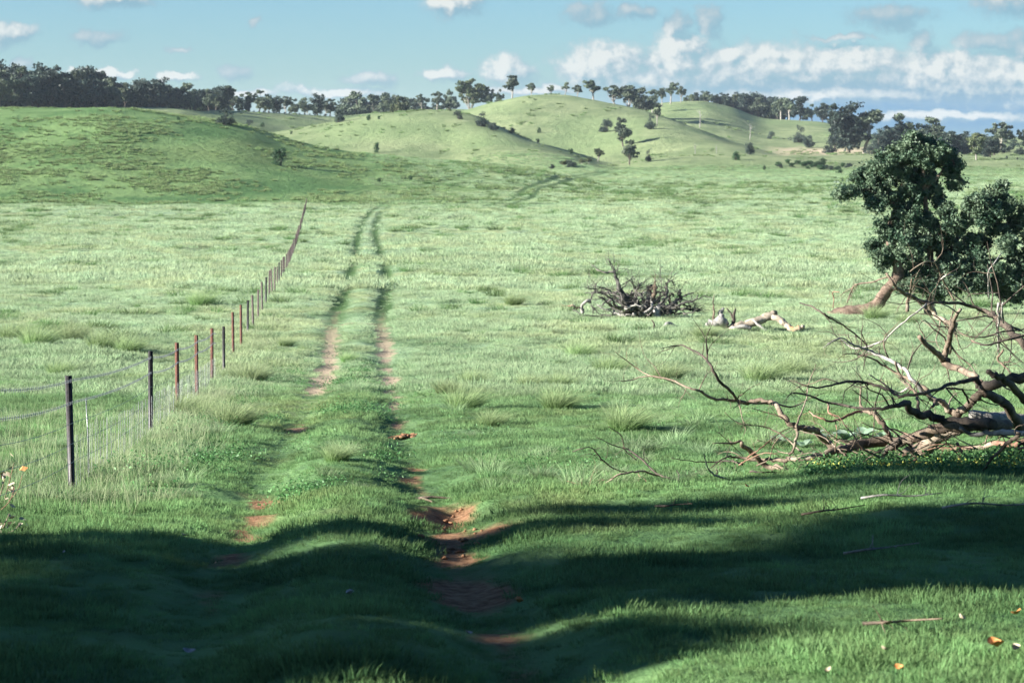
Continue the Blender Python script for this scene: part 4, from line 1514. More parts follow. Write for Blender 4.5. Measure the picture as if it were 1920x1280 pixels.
def branch(conv, pts, Y, mat, par, org, seed, tw=4, tl=.6, name='branch', Yk=F, sides=9, scale=.448, gnarl=.012, bw=0.0):
    """pts: (x, y, diameter[, depth offset]) in zoomed picture units"""
    rg = np.random.default_rng(seed)
    W_ = []; D_ = []
    ph = rg.uniform(0, 6)
    for i, q in enumerate(pts):
        px, py = conv(q[0], q[1])
        dy = q[3] if len(q) > 3 else .35 * math.sin(ph + i * .8) * (1 + bw)
        p = at(px, py, Y + dy)
        W_.append((p.x - org.x, p.y - org.y, p.z - org.z)); D_.append(q[2] * scale * (Y + dy) / F / 2)
    P = catmull(W_, 4)
    R = np.interp(np.linspace(0, len(W_) - 1, len(P)), np.arange(len(W_)), D_)
    P = [p + rg.normal(0, gnarl, 3) * min(1, r * 30) for p, r in zip(P, R)]
    R = np.maximum(R, .004)
    T = Tubes(); T.add(P, R, sides, .10)
    o = link(name, T.mesh(name, mat), par)
    if tw:
        T = Tubes()
        twigs(T, P, R, rg, tw, tl, 1, .08)
        t_ = link('twigs', T.mesh('twigs', mat if mat is not M_DEADG else M_DEADK), o)
        t_['kind'] = 'stuff'
    return o


B7 = [
    ([(1850, 395, 50), (1790, 390, 50), (1650, 398, 52), (1560, 412, 48), (1480, 435, 46), (1380, 457, 44), (1280, 465, 44), (1200, 482, 42), (1150, 502, 36), (1080, 520, 28), (1000, 535, 22), (920, 540, 18), (850, 540, 15), (760, 535, 12), (700, 525, 9), (660, 535, 6), (610, 572, 4)], 29.0, M_DEAD, 9, .5),
    ([(1790, 392, 46), (1700, 385, 44), (1600, 375, 38), (1520, 355, 34), (1450, 335, 34), (1425, 300, 28), (1390, 315, 20), (1330, 325, 14), (1250, 326, 12), (1180, 316, 11), (1110, 303, 10), (1060, 285, 9), (1010, 268, 8), (950, 262, 6), (930, 278, 3)], 28.4, M_DEADK, 7, .5),
    ([(1150, 505, 30), (1100, 475, 28), (1060, 430, 26), (1030, 412, 24), (980, 410, 22), (940, 385, 22), (900, 340, 22), (870, 302, 20), (820, 290, 20), (760, 298, 17), (700, 290, 13), (620, 285, 12), (570, 255, 11), (520, 240, 9), (460, 212, 8), (400, 195, 8), (340, 190, 6), (280, 205, 5), (235, 212, 4)], 29.8, M_DEAD, 9, .55),
    ([(718, 290, 12), (690, 250, 13), (640, 205, 13), (610, 150, 11), (580, 110, 10), (550, 90, 8), (500, 65, 7), (460, 62, 5), (400, 75, 3)], 29.8, M_DEADK, 7, .5),
    ([(380, 195, 5), (340, 182, 4), (290, 150, 4), (230, 105, 3), (210, 90, 2)], 30, M_DEADR, 3, .3),
    ([(1960, 190, 44), (1850, 208, 42), (1780, 225, 42), (1740, 235, 36), (1720, 208, 24), (1650, 215, 16), (1590, 235, 15), (1520, 255, 14), (1440, 268, 13), (1390, 270, 12), (1340, 240, 12), (1280, 222, 12), (1220, 213, 12), (1150, 218, 10), (1080, 235, 8), (1020, 235, 7), (970, 215, 5), (930, 208, 3)], 28.8, M_DEADK, 9, .6),
    ([(1960, 330, 34), (1920, 285, 32), (1850, 220, 30), (1800, 185, 26), (1765, 172, 20)], 28.0, M_DEADK, 2, .4),
    ([(1910, 410, 46), (1875, 350, 42), (1830, 300, 40), (1780, 270, 38), (1740, 262, 36), (1710, 290, 34), (1680, 320, 34), (1640, 342, 34), (1600, 332, 28), (1580, 300, 20), (1560, 290, 16), (1530, 322, 10)], 29.4, M_DEAD, 4, .5),
    ([(1745, 220, 26), (1700, 190, 28), (1650, 165, 30), (1590, 130, 32), (1598, 80, 24), (1610, 30, 22), (1625, -25, 20), (1650, -90, 14)], 30.2, M_DEAD, 6, .6),
    ([(1590, 130, 26), (1560, 100, 24), (1520, 60, 22), (1480, 25, 18)], 30.3, M_DEAD, 2, .4),
    ([(1560, 300, 26), (1500, 255, 22), (1450, 200, 16), (1420, 160, 15), (1350, 120, 15), (1280, 90, 13), (1240, 70, 10), (1200, 55, 7), (1150, 30, 5), (1080, 70, 3)], 30.4, M_DEADG, 8, .6),
    ([(1520, 250, 18), (1460, 215, 13), (1400, 185, 11), (1340, 150, 9), (1270, 110, 7), (1200, 95, 5), (1160, 100, 3)], 31.0, M_DEAD, 6, .5),
    ([(1440, 240, 10), (1390, 258, 8), (1340, 225, 6), (1300, 200, 5), (1270, 182, 4)], 29.9, M_DEADG, 2, .3),
    ([(1250, 335, 13), (1200, 345, 11), (1130, 377, 11), (1080, 370, 8), (1040, 352, 6), (1020, 335, 3)], 29.6, M_DEADR, 3, .4),
    ([(1355, 435, 20), (1330, 390, 20), (1290, 347, 17), (1250, 335, 13), (1235, 290, 9), (1240, 240, 7)], 29.6, M_DEAD, 3, .4),
    ([(940, 512, 14), (965, 460, 12), (970, 400, 12), (985, 350, 7), (1010, 280, 5), (1015, 230, 4), (1035, 180, 4), (1050, 140, 3)], 28.9, M_DEAD, 4, .35),
    ([(1400, 465, 32), (1340, 505, 22), (1280, 560, 19), (1220, 585, 15)], 28.7, M_DEADK, 2, .4),
    ([(1700, 395, 50), (1620, 410, 64), (1560, 440, 72), (1500, 490, 78), (1440, 512, 68), (1400, 535, 40)], 29.9, M_DEAD, 2, .4),
    ([(1560, 497, 16), (1650, 492, 20), (1750, 485, 22), (1850, 475, 24), (1960, 470, 24)], 31.0, M_DEADR, 3, .4),
    ([(1650, 405, 12), (1700, 430, 18), (1780, 430, 22), (1850, 425, 26), (1960, 430, 26)], 28.2, M_DEADG, 2, .4),
    ([(1720, 612, 6), (1760, 570, 12), (1800, 520, 14), (1860, 460, 18), (1900, 430, 20)], 27.8, M_DEAD, 3, .3),
    ([(580, 515, 4), (595, 570, 6), (625, 602, 9), (680, 620, 9), (722, 637, 5)], 27.6, M_DEADG, 2, .25),
    ([(740, 470, 16), (780, 510, 22), (830, 560, 22), (900, 572, 24), (945, 592, 18)], 28.8, M_DEAD, 3, .3),
    ([(620, 470, 4), (680, 470, 8), (740, 466, 13)], 28.8, M_DEAD, 1, .3),
    ([(830, 605, 5), (900, 596, 9), (980, 598, 9), (1045, 600, 6)], 27.9, M_DEADK, 2, .25),
    ([(1690, 345, 36), (1780, 368, 56), (1860, 375, 60), (1980, 380, 66)], 30.6, M_DEADG, 1, .4),
    ([(1640, 470, 14), (1680, 540, 14), (1720, 570, 10), (1780, 560, 16), (1900, 560, 20)], 29.8, M_DEADR, 4, .3),
    ([(1100, 300, 10), (1105, 340, 8), (1140, 360, 7)], 29.3, M_DEADR, 2, .3),
    ([(1480, 330, 14), (1470, 270, 12), (1440, 230, 12), (1400, 180, 10), (1380, 130, 8)], 29.3, M_DEAD, 5, .5),
    ([(1830, 80, 10), (1810, 120, 10), (1840, 150, 8), (1870, 180, 6)], 31.5, M_DEAD, 3, .4),
    ([(1700, 40, 7), (1760, 60, 8), (1840, 40, 9), (1960, 10, 12)], 31.5, M_DEADK, 5, .5),
    ([(1600, 240, 8), (1660, 250, 9), (1690, 300, 10)], 29.0, M_DEADK, 3, .3),
]
for i, (pts, Y, mt, tw, tl) in enumerate(B7):
    branch(z7, pts, Y - 3.3, mt, fallen, fb, 500 + i, int(tw * 1.4), tl * 1.1, name='trunk' if i in (0, 17, 25) else 'branch')
B8 = [
    ([(0, 1012, 7), (60, 1030, 9), (120, 1065, 10), (150, 1085, 11), (210, 1120, 9), (300, 1180, 8), (370, 1250, 8)], 33, M_DEADK, 6, .7),
    ([(470, 850, 14), (510, 910, 17), (560, 950, 18), (620, 985, 20), (700, 1020, 26), (740, 1080, 26), (800, 1115, 24), (840, 1140, 30), (820, 1180, 26), (812, 1290, 26)], 34, M_DEAD, 7, .8),
    ([(1300, 1300, 44), (1220, 1240, 42), (1150, 1170, 42), (1080, 1100, 38), (1040, 1070, 28), (960, 1040, 20), (860, 1015, 17), (760, 1010, 15), (700, 1020, 12)], 33, M_DEADK, 8, .9),
    ([(840, 1002, 11), (800, 920, 10), (770, 870, 10), (740, 800, 9), (680, 790, 7), (600, 840, 6)], 33.5, M_DEAD, 4, .6),
    ([(770, 880, 9), (800, 862, 10), (835, 860, 6)], 33.5, M_DEADG, 1, .3),
    ([(1030, 990, 9), (1030, 900, 9), (1028, 840, 8), (1070, 780, 7), (1100, 740, 5)], 33.5, M_DEADG, 1, .4),
    ([(480, 870, 9), (380, 900, 9), (300, 915, 9), (275, 960, 9), (258, 1010, 6)], 34.5, M_DEAD, 4, .5),
    ([(690, 1020, 10), (600, 1090, 9), (510, 1165, 10), (440, 1225, 10), (300, 1260, 9), (220, 1210, 7), (150, 1235, 5)], 32.5, M_DEADG, 6, .6),
    ([(1080, 1010, 14), (1085, 1100, 13), (1080, 1180, 11), (1085, 1290, 9)], 32.5, M_DEADG, 3, .5),
    ([(1110, 1010, 9), (1100, 1060, 9), (1110, 1120, 8)], 32.6, M_DEADG, 1, .3),
    ([(850, 1110, 7), (920, 1100, 7), (1000, 1085, 8), (1060, 1095, 9)], 32.4, M_DEADK, 4, .5),
    ([(700, 1120, 5), (760, 1140, 7), (820, 1145, 8), (870, 1145, 5)], 32.2, M_DEADK, 2, .4),
    ([(850, 1150, 6), (900, 1190, 6), (1000, 1200, 8), (1100, 1170, 9), (1200, 1160, 10)], 32.0, M_DEADK, 6, .6),
    ([(590, 1060, 22), (585, 1010, 20), (600, 960, 12), (610, 880, 8)], 37, M_DEAD, 3, .5),
    ([(580, 980, 8), (530, 930, 7), (520, 880, 5)], 36, M_DEAD, 3, .5),
    ([(180, 1040, 5), (185, 990, 6), (180, 955, 6), (215, 952, 4)], 35, M_DEADR, 1, .3),
]
for i, (pts, Y, mt, tw, tl) in enumerate(B8):
    branch(z8, pts, Y - 3.3, mt, fallen, fb, 560 + i, int(tw * 1.5), tl, scale=.3437)
rg = np.random.default_rng(59)
for i in range(34):   # thin tangle close to the grass
    x0 = rg.uniform(700, 1950); y0 = 560 - (x0 - 700) * .05 + rg.normal(0, 22)
    q = [(x0, y0, rg.uniform(4, 12))]
    vx, vy = rg.choice([-1, 1]) * rg.uniform(30, 80), rg.uniform(-50, 8)
    for k in range(4):
        l_ = q[-1]
        q.append((l_[0] + vx + rg.normal(0, 18), min(590, l_[1] + vy + rg.normal(0, 18)), l_[2] * .75))
    branch(z7, q, 25.3 + rg.uniform(-.4, .8), [M_DEAD, M_DEADK, M_DEADR][i % 3], fallen, fb, 640 + i, 3, .3, sides=5)
tag(fallen, 'large fallen dead tree sprawling bare branches across the right side', 'fallen tree')

ob_ = hit(1240, 905)
small = empty('dead_branch', ob_)
for i, (pts, Y, mt, tw, tl) in enumerate([
    ([(452, 622, 9), (390, 605, 9), (330, 590, 9), (280, 592, 8), (220, 605, 8), (160, 640, 6), (100, 655, 5), (10, 628, 3)], 25.4, M_DEADR, 5, .35),
    ([(440, 618, 8), (380, 595, 8), (330, 545, 8), (270, 500, 7), (220, 485, 5), (130, 445, 3)], 25.5, M_DEADK, 5, .35),
    ([(260, 592, 6), (200, 575, 6), (150, 535, 6), (110, 488, 5), (60, 495, 4), (30, 505, 3)], 25.6, M_DEADK, 5, .3),
    ([(300, 540, 5), (250, 500, 5), (235, 440, 4), (180, 400, 2)], 25.7, M_DEADK, 2, .25),
]):
    branch(z7, pts, Y, mt, small, ob_, 600 + i, tw, tl, sides=6)
tag(small, 'small dead branch lying alone on the grass left of the fallen tree', 'branch')
sp_ = hit(1275, 905)
sprig = empty('stick', sp_)
branch(z7, [(470, 638, 6), (475, 610, 6), (465, 582, 3)], sp_.y, M_DEADK, sprig, sp_, 620, 1, .1, name='stem', sides=5)
tag(sprig, 'short upright dark twig beside the small dead branch', 'twig')

# ------------------------------------------------------------------ brush pile and log in the middle distance
def z6(x, y): return (1040 + x * .27083, 460 + y * .27100)


pb = hit(1190, 596)
PY = pb.y
M_KEEP = M_DEADK
M_DEADK = bark_mat('charred_grey_wood', (.045, .043, .04), (.12, .112, .10), 5, (.20, .185, .16))
pile = empty('uprooted_stump', pb)
rg = np.random.default_rng(77)
paths = [
    ([(600, 470, 60), (520, 400, 44), (450, 300, 34), (430, 240, 22), (400, 190, 16), (320, 180, 9), (255, 135, 5)], M_DEADK),
    ([(420, 215, 14), (410, 160, 9), (370, 95, 5)], M_DEADK),
    ([(620, 480, 50), (640, 400, 40), (660, 350, 36), (650, 290, 34), (690, 285, 26)], M_DEADK),
    ([(690, 400, 30), (690, 330, 30), (695, 280, 26)], M_DEAD),
    ([(640, 470, 30), (740, 400, 26), (780, 340, 20), (770, 280, 16), (800, 245, 10), (830, 280, 5)], M_DEADK),
    ([(650, 470, 30), (760, 430, 24), (830, 390, 20), (850, 370, 12), (900, 345, 9), (960, 325, 4)], M_DEADK),
    ([(830, 440, 16), (840, 400, 18), (842, 375, 12)], M_DEADR),
    ([(650, 480, 26), (780, 450, 20), (900, 440, 18), (960, 450, 14), (1015, 455, 6)], M_DEADK),
    ([(850, 370, 12), (900, 410, 14), (950, 440, 12), (980, 430, 6)], M_DEADK),
    ([(560, 460, 36), (470, 460, 26), (400, 420, 22), (350, 380, 14), (300, 350, 8)], M_DEADK),
    ([(540, 440, 26), (480, 380, 20), (400, 330, 14), (350, 295, 10), (300, 285, 7), (250, 272, 4)], M_DEADK),
    ([(580, 430, 30), (560, 350, 20), (580, 290, 12), (600, 258, 6)], M_DEADK),
    ([(190, 470, 26), (185, 430, 24), (210, 390, 22), (240, 385, 26)], M_DEADG),
    ([(245, 400, 12), (260, 340, 9), (290, 300, 7), (235, 300, 6), (232, 235, 3)], M_DEADK),
    ([(180, 440, 10), (130, 420, 12), (90, 415, 6)], M_DEADR),
    ([(250, 410, 8), (280, 450, 6)], M_DEADK),
    ([(600, 500, 40), (560, 480, 26), (500, 500, 14)], M_DEADG),
    ([(700, 510, 50), (705, 470, 60), (710, 425, 50)], M_DEADG),
    ([(580, 505, 12), (600, 460, 14)], M_DEADG),
    ([(480, 400, 16), (450, 360, 14), (460, 320, 10), (500, 260, 8), (550, 210, 4)], M_DEADK),
    ([(620, 400, 30), (600, 350, 16), (560, 300, 10), (530, 250, 6), (490, 220, 3)], M_DEADK),
    ([(760, 350, 10), (745, 300, 6), (735, 220, 4), (730, 170, 3), (745, 145, 2)], M_DEADK),
]
for i, (pts, mt) in enumerate(paths):
    q = []
    for (x, y_, d_) in pts:
        q.append((x, y_, d_, rg.uniform(-.5, .5) if i not in (17,) else -.4))
    branch(z6, q, PY + rg.uniform(-.3, .3), mt, pile, pb, 700 + i, 15 if i not in (16, 17, 18, 6, 12, 14) else 1, 1.0, name='root' if i in (16, 17, 18, 12) else 'branch', sides=6, scale=.271, gnarl=.03)
for i in range(34):
    a0 = (rg.normal(600, 120), rg.uniform(420, 480)); q = [(a0[0], a0[1], rg.uniform(16, 34), rg.uniform(-.9, .9))]
    vx, vy = rg.normal(0, 50), rg.uniform(-48, -2)
    for k in range(4):
        l_ = q[-1]
        q.append((l_[0] + vx + rg.normal(0, 26), min(485, max(330, l_[1] + vy + rg.normal(0, 26))), l_[2] * .72, l_[3] + rg.normal(0, .3)))
    branch(z6, q, PY, M_DEADK if i % 4 else M_DEADG, pile, pb, 740 + i, 5, .7, name='branch', sides=5, scale=.271, gnarl=.04)
tag(pile, 'dark tangled heap of dead branches and roots out on the green flat', 'brush pile')

M_DEADK = M_KEEP
lb = hit(1400, 620)
log = empty('hollow_log', lb)
LY = lb.y
branch(z6, [(1215, 560, 44, -.1), (1290, 555, 56, 0), (1370, 535, 60, 0), (1450, 505, 60, .1), (1530, 475, 56, .2)], LY, M_LOG, log, lb, 800, 0, name='trunk', sides=12, scale=.271, gnarl=.02)
branch(z6, [(1510, 500, 40, 0), (1570, 520, 44, -.1), (1610, 555, 40, -.3), (1640, 585, 36, -.5), (1690, 575, 30, -.6), (1722, 565, 30, -.6)], LY, M_LOG, log, lb, 801, 0, name='limb', sides=10, scale=.271, gnarl=.02)
branch(z6, [(1225, 575, 26, -.3), (1300, 560, 30, -.4), (1360, 575, 22, -.4)], LY, M_DEADG, log, lb, 802, 0, name='limb', sides=8, scale=.271)
branch(z6, [(1375, 515, 14, -.3), (1420, 555, 18, -.5), (1470, 590, 14, -.6)], LY, M_DEADG, log, lb, 803, 0, name='limb', sides=8, scale=.271)
branch(z6, [(1190, 560, 60, 0), (1140, 530, 64, 0), (1100, 540, 44, 0), (1050, 545, 24, 0)], LY, M_DEADG, log, lb, 804, 0, name='root', sides=9, scale=.271, gnarl=.04)
branch(z6, [(1150, 520, 40, 0), (1150, 470, 36, .1), (1170, 435, 14, .1)], LY, M_DEADG, log, lb, 805, 1, .3, name='root', sides=8, scale=.271, gnarl=.03)
branch(z6, [(1100, 540, 20, 0), (1102, 460, 14, 0), (1098, 400, 9, 0), (1104, 340, 5, 0)], LY, M_DEADK, log, lb, 806, 3, .3, name='limb', sides=6, scale=.271)
branch(z6, [(1235, 560, 30, 0), (1240, 500, 26, 0), (1250, 440, 12, 0)], LY, M_DEADK, log, lb, 807, 2, .3, name='limb', sides=6, scale=.271)
branch(z6, [(1240, 510, 18, 0), (1215, 465, 12, 0), (1190, 435, 8, 0)], LY, M_DEADK, log, lb, 808, 0, name='limb', sides=6, scale=.271)
# solid dark plugs stand in for the shade inside the hollow ends
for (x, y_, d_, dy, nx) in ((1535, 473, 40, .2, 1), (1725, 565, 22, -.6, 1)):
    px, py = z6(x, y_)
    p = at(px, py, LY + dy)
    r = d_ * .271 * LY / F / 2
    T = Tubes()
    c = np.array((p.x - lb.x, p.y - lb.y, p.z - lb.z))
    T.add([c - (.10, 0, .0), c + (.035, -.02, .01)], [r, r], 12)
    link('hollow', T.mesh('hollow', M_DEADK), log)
tag(log, 'bleached hollow log with broken limbs lying right of the brush pile', 'log')
for (x, y_, w, lab) in ((790, 550, 60, 'pale weathered stump piece half sunk in grass below the brush pile'), (1762, 556, 14, 'tiny dark topped stub right of the hollow log'), (1845, 560, 12, 'tiny stub farthest right of the hollow log')):
    px, py = z6(x, y_)
    p = hit(px, py + 6)
    o = empty('wood_stub', p)
    s = w * .271 * p.y / F
    T = Tubes()
    T.add(catmull([(-s * .5, 0, -.1), (-s * .3, 0, s * .35), (s * .2, .1, s * .45), (s * .9, .1, s * .05)], 4), np.linspace(s * .32, s * .16, 13), 8, .12)
    link('wood', T.mesh('stub_wood', M_DEADG), o)
    tag(o, lab, 'stump')
pp = hit(1224, 618)
o = empty('stick', pp)
T = Tubes(); T.add(catmull([(0, 0, -.05), (.05, 0, .2), (-.05, 0, .38)], 3), np.linspace(.05, .02, 7), 6)
link('stem', T.mesh('stick', M_DEADK), o)
tag(o, 'short dark stick poking up below the brush pile', 'stick')

# ------------------------------------------------------------------ tussocks
TM = [blades('tuss_%d' % i, 650, .20, .46, .008, .75, M_TUSS, 400 + i, 4, .9, (.45, .06)) for i in range(3)]
TUS = [
    (435, 800, 1.25, 'fullest pale tussock by the fence with a deep shadow on its right'), (385, 785, .9, 'smaller tussock touching the left side of the fullest fence tussock'),
    (340, 782, 1.2, 'tall feathery tussock behind the second picket'), (470, 718, 1.25, 'wide shaggy tussock between the fence and the left rut'),
    (432, 712, .8, 'yellow green tussock leaning against the wide shaggy tussock'), (535, 650, .8, 'small lime tussock left of the bare cross strip'),
    (868, 768, 1.3, 'big fanned tussock nearest to the track on its right'), (880, 722, .95, 'lime tussock behind the big fanned tussock'),
    (835, 738, .9, 'brownish tussock at the left of the lime tussock'), (1045, 768, 1.25, 'isolated lush tussock in the open ground right of the track'),
    (1048, 728, 1.0, 'tussock straight above the isolated lush tussock'), (990, 728, .9, 'pale tussock in the row left of the middle'),
    (1085, 672, 1.3, 'bright tussock highest up the slope of the middle group'), (1140, 702, 1.4, 'broad tussock near the tip of the long dead branch'),
    (1250, 715, 1.3, 'straw tussock entangled in the long dead branch'), (1425, 718, 1.5, 'widest pale tussock between long branch and fallen crown'),
    (1480, 702, 1.2, 'tussock to the right of the widest pale tussock'), (1320, 636, 1.2, 'lone tussock below the hollow log'),
    (630, 864, .6, 'thin wispy tuft on the grass crown between the ruts'), (650, 678, .7, 'dark small tuft on the crown by the bare patch'),
    (920, 800, .8, 'low pale tuft below the big fanned tussock'), (962, 572, 1.3, 'single tussock left of the brush pile'),
    (1170, 806, 1.1, 'loose leaning tuft above the small dead branch'), (375, 573, 1.6, 'dark tussock on the far side of the fence'),
    (70, 650, 1.7, 'shaggy tussock at the left end of the tussock row over the fence'), (130, 640, 1.6, 'second tussock in the row over the fence'),
    (190, 655, 1.5, 'yellowish middle tussock of the row over the fence'), (240, 662, 1.4, 'last tussock at the right of the row over the fence'),
    (20, 640, 1.6, 'tussock cut by the left frame edge'), (110, 705, 1.1, 'short yellow tussock behind the first picket'),
    (1640, 600, 1.4, 'lush tussock under the trunks of the leafy tree'), (1700, 610, 1.2, 'small tussock right below the leafy tree'),
]
for i, (px, py, s, lab) in enumerate(TUS):
    p = hit(px, py)
    o = link('grass_tussock', TM[i % 3], None, p)
    s *= 1.0 + .004 * max(0, p.y - 40)
    o.scale = (s, s, s * .95)
    o.rotation_euler = (0, 0, rnd.uniform(-.7, .7))
    tag(o, lab, 'grass tussock', 'tussocks standing out of the pasture')

# ------------------------------------------------------------------ grey broad-leaved rosettes under the fallen tree
def rosette(px, py, s, label, seed):
    p = hit(px, py)
    o = empty('broadleaf_plant', p)
    rg = np.random.default_rng(seed)
    for k in range(9):
        a = k * 2.4 + rg.uniform(-.3, .3); L = s * rg.uniform(.75, 1.15); rise = rg.uniform(.5, 1.1)
        V = []; Q = []
        for j in range(6):
            t = j / 5
            w = L * .26 * math.sin(math.pi * min(1, t * .93 + .06)) ** .8
            cx = L * (t * .75); cz = L * rise * (t - .45 * t * t)
            for sgn, lift in ((-1, w * .25), (0, 0), (1, w * .25)):
                x, y = cx, sgn * w
                V.append((x * math.cos(a) - y * math.sin(a), x * math.sin(a) + y * math.cos(a), cz + lift))
        for j in range(5):
            for c in (0, 1):
                b = j * 3 + c
                Q.append((b, b + 1, b + 4, b + 3))
        link('leaf', mesh_np('rosette_leaf', np.array(V), np.array(Q), None, M_THISTLE, True), o)
    tag(o, label, 'plant', 'grey broad leaved plants under the fallen tree')


for i, (px, py, s, lab) in enumerate([
    (1462, 836, .24, 'grey green rosette farthest left, beside the rising bare limb'), (1505, 840, .18, 'small rosette between the two limbs'),
    (1548, 828, .22, 'rosette just right of the forked limb'), (1585, 826, .25, 'darker rosette in the middle of the row'),
    (1620, 822, .26, 'tall upright rosette near the red branch'), (1655, 826, .2, 'rosette at the right end of the row by the thick limb'),
    (1530, 818, .2, 'rosette peeping out behind the forked limb')]):
    rosette(px, py, s, lab, 900 + i)

# yellow flowered clover patch
pts = []
for _ in range(1500):
    px = rnd.uniform(1500, 1990); py = 915 - (px - 1500) * .06 + rnd.gauss(-10, 10)
    if rnd.random() > smooth((px - 1480) / 140): continue
    Y = 24.2 + (915 - py) * .05 + (px - 1500) * .0
    pts.append(((px - 960) / F * Y, Y))
pts = np.array(pts)
P = np.column_stack([pts, terrain(pts[:, 0], pts[:, 1])])
scatter('clover', P, rng.uniform(.6, 1.2, len(P)), [weed('clover_%d' % i, 26, .13, .16, .04, M_WEED, 220 + i) for i in range(3)],
        'leafy clover patch along the shade edge under the fallen tree')
P2 = P[rng.uniform(0, 1, len(P)) < .2].copy(); P2[:, 2] += .08


def flower_mesh(seed):
    rg = np.random.default_rng(seed)
    C = rg.normal(size=(4, 3)) * (.06, .06, .03)
    V, Q = quads(C, .032, rg, .5, 1)
    return mesh_np('flower', V, Q, None, M_FLOWER)


scatter('clover_flowers', P2, rng.uniform(.7, 1.2, len(P2)), [flower_mesh(i) for i in range(3)], 'small yellow flowers scattered over the clover patch')

# ------------------------------------------------------------------ earth mound, root lip, clods, litter
def lump(name, loc, sx, sy, sz, mat, seed, nu=18, nv=9, rough=.22):
    rg = np.random.default_rng(seed)
    V = []; Q = []
    for j in range(nv + 1):
        th = j / nv * math.pi
        for i in range(nu):
            ph = i / nu * 2 * math.pi
            d = np.array([math.sin(th) * math.cos(ph), math.sin(th) * math.sin(ph), math.cos(th)])
            r = 1 + rough * 2 * float(fbm(np.array([d[0] * 2.3 + seed]), np.array([d[1] * 2.3 + d[2] * 2]), seed, 3)[0])
            V.append(d * r * (sx, sy, sz))
    for j in range(nv):
        for i in range(nu):
            Q.append((j * nu + i, (j + 1) * nu + i, (j + 1) * nu + (i + 1) % nu, j * nu + (i + 1) % nu))
    return link(name, mesh_np(name, np.array(V), np.array(Q), None, mat, True), None, loc)


p = hit(760, 822)
o = empty('earth_mound', p)
for k in range(64):
    a = rnd.gauss(0, 1); b = rnd.gauss(0, 1)
    c = lump('clod', (a * .15 + .03 * b, a * .10 + b * .09, .045 - .02 * abs(a)), rnd.uniform(.02, .065), rnd.uniform(.02, .06), rnd.uniform(.015, .04), M_DIRT, 30 + k, 10, 6, .3)
    c.parent = o
tag(o, 'small crumbly mound of fresh red earth beside the right rut', 'earth mound')

p0 = hit(830, 938)
o = empty('root', p0)
for pts in ([(-.30, -.02, .02), (-.18, .0, .035), (-.05, .02, .03), (.10, .02, .02), (.24, .0, .03), (.32, .02, .01)],
            [(-.24, -.02, .03), (-.16, -.10, .02), (-.08, -.16, .0)], [(-.3, -.02, .02), (-.2, -.05, .03), (-.12, -.02, .035)]):
    T = Tubes(); P = catmull(pts, 4); T.add(P, np.linspace(.018, .008, len(P)), 6, .1)
    link('strand', T.mesh('root_strand', M_DEAD), o)
tag(o, 'bleached tree root across the washed out right rut', 'root')
for k in range(34):
    px = rnd.gauss(855, 26); py = rnd.uniform(955, 1050)
    p = hit(px, py)
    s = rnd.uniform(.010, .026)
    c = lump('clod', p + Vector((0, 0, s * .4)), s * rnd.uniform(.8, 1.6), s, s * .7, M_DIRT, 80 + k, 8, 5, .35)
    tag(c, 'loose clod of red earth in the washed out right rut', 'clod', 'clods of earth in the washout')

# curled dead leaves
def leaf_obj(px, py, s, mat, label, cat='leaf', group=None, curl=.6, name='fallen_leaf', lift=.4):
    p = hit(px, py)
    V = []; Q = []
    n = 6
    for j in range(n + 1):
        t = j / n
        w = s * .32 * math.sin(math.pi * min(1, .05 + t * .93)) ** .7
        x = (t - .5) * s
        zc = curl * s * (t - .5) ** 2 * 2
        V += [(x, -w, zc + w * .5), (x, 0, zc), (x, w, zc + w * .7)]
    for j in range(n):
        for c in (0, 1):
            b = j * 3 + c
            Q.append((b, b + 1, b + 4, b + 3))
    V = np.array(V)
    V = np.concatenate([V, V + (0, 0, s * .012)])
    Q = Q + [(a + 21, d + 21, c + 21, b + 21) for a, b, c, d in Q]
    o = link(name, mesh_np(name, V, np.array(Q), None, mat, True), None, p + Vector((0, 0, .035 + s * lift)))
    o.rotation_euler = (rnd.uniform(-.9, .5), rnd.uniform(-.5, .5), rnd.uniform(0, 6.28))
    tag(o, label, cat, group)
    return o


for px, py, s, mt, lab in [
    (1868, 1244, .12, M_LEAFD, 'largest curled orange brown leaf near the bottom right corner'),
    (1906, 1172, .07, M_LEAFD, 'orange leaf at the right edge above the largest leaf'),
    (1800, 1178, .06, M_PALELEAF, 'cream leaf lit at the edge of the sunny corner'),
    (1908, 1238, .06, M_PALELEAF, 'pale flat leaf right of the largest leaf'),
    (1658, 1237, .04, M_PALELEAF, 'little cream leaf left of the largest leaf'),
    (1687, 1275, .05, M_LEAFD, 'small orange leaf at the bottom edge'),
    (1662, 1192, .07, M_DEAD, 'brown twig like leaf at the top of the sunny corner'),
    (1552, 1276, .035, M_PALELEAF, 'tan leaf on the bottom edge'),
    (972, 1150, .09, M_LEAFD, 'brown leaf beside the right rut in the shade'),
    (657, 1134, .08, M_STONE, 'crumpled whitish scrap in the dark shade between the ruts'),
    (355, 1245, .07, M_STONE, 'bluish white scrap at the lower left in the shade'),
    (877, 1206, .05, M_STONE, 'small bright bluish scrap by the right rut'),
    (120, 1047, .03, M_STONE, 'white speck on the grass at the left shade edge'),
    (345, 1016, .05, M_PALELEAF, 'pale leaf where the left rut enters the shade'),
    (405, 1067, .03, M_PALELEAF, 'tiny white leaf left of the rut in the shade'),
    (1400, 923, .05, M_LEAFD, 'red brown leaf below the white tipped branch'),
    (105, 941, .03, M_LEAFD, 'rusty leaf on the turf at the left')]:
    leaf_obj(px, py, s, mt, lab)
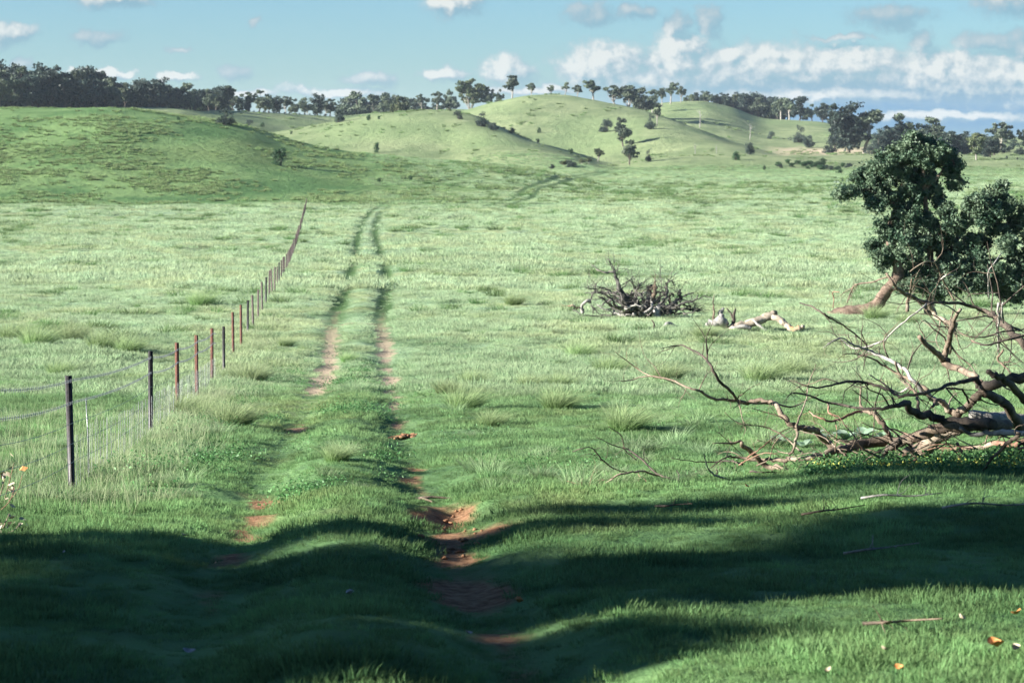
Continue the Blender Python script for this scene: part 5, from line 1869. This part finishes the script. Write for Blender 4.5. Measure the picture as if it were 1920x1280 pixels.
for i, (px, py, a, b, lab) in enumerate([(1650, 1050, .5, .1, 'pale broken twig in the shaded right grass'), (1690, 950, .7, .12, 'grey twig just inside the upper shade edge'), (1560, 975, .5, .1, 'dark forked twig in the first lit streak'),
                                         (1870, 970, .9, .14, 'long silvery stick lying in shade by the right edge'), (1262, 960, .3, .06, 'thin dark twig standing at the shade edge in the middle'), (1690, 1190, .4, .08, 'thin twig at the top of the sunny corner')]):
    p = hit(px, py)
    o = empty('twig', p + Vector((0, 0, .03)))
    T = Tubes(); rg = np.random.default_rng(950 + i)
    P = catmull([(-a * .5, .05, .02), (-a * .2, -.05, b * .6), (a * .1, .04, b * .5), (a * .5, -.1, b)], 4)
    T.add(P, np.linspace(.011, .004, len(P)), 5, .1)
    twigs(T, P, np.full(len(P), .008), rg, 4, a * .4, 0)
    link('stem', T.mesh('twig', M_DEADG if i in (0, 1, 3) else M_DEADK), o)
    o.rotation_euler = (0, 0, rnd.uniform(-.6, .6))
    tag(o, lab, 'twig')

# dead leafy sprays cut by the left edge
for k, (px, py, n, s, mt, lab) in enumerate([
    (8, 945, 26, .08, M_PALELEAF, 'upper spray of dried tan leaves at the left edge'), (24, 928, 5, .09, M_LEAFD, 'dark rust curled leaves on top of the dried spray'),
    (14, 985, 30, .045, M_PALELEAF, 'lower cluster of pale pinkish dried leaves at the left edge')]):
    p = hit(px, py + 18)
    rg = np.random.default_rng(980 + k)
    h = .28 if k == 0 else (.34 if k == 1 else .1)
    C = rg.normal(size=(n, 3)) * (.08, .08, .10 if k == 0 else .03) + (0, 0, h)
    V, Q_ = quads(C, s, rg, 0, .8)
    o = empty('dried_leaf_spray', p)
    link('leaves', mesh_np('dry_leaves', V, Q_, None, mt), o)
    T = Tubes()
    T.add(catmull([(-.1, 0, -.02), (-.04, .02, h * .6), (.02, 0, h + .08)], 4), np.linspace(.008, .003, 9), 5)
    T.add(catmull([(-.1, 0, -.02), (.05, -.03, h * .4), (.10, .02, h * .9)], 4), np.linspace(.006, .003, 9), 5)
    link('stem', T.mesh('spray_stem', M_DEADR), o)
    tag(o, lab, 'dry leaves')

# ------------------------------------------------------------------ thin air haze over the whole valley
hx = link('haze', mesh_np('haze', np.array([(x, y, z) for z in (-40, 120) for y in (-400, 9000) for x in (-70000, 70000)]),
          np.array([(0, 2, 3, 1), (4, 5, 7, 6), (0, 1, 5, 4), (2, 6, 7, 3), (0, 4, 6, 2), (1, 3, 7, 5)]), None, None))
mh, th_, oh = new_mat('thin_haze')
pv = th_.n.new('ShaderNodeVolumePrincipled')
pv.inputs['Color'].default_value = (.75, .88, 1, 1)
pv.inputs['Density'].default_value = .000045
pv.inputs['Anisotropy'].default_value = .2
th_.l.new(pv.outputs[0], oh.inputs['Volume'])
hx.data.materials.append(mh)
tag(hx, 'thin blue haze lying over the valley and the far hills', None, None, 'stuff')
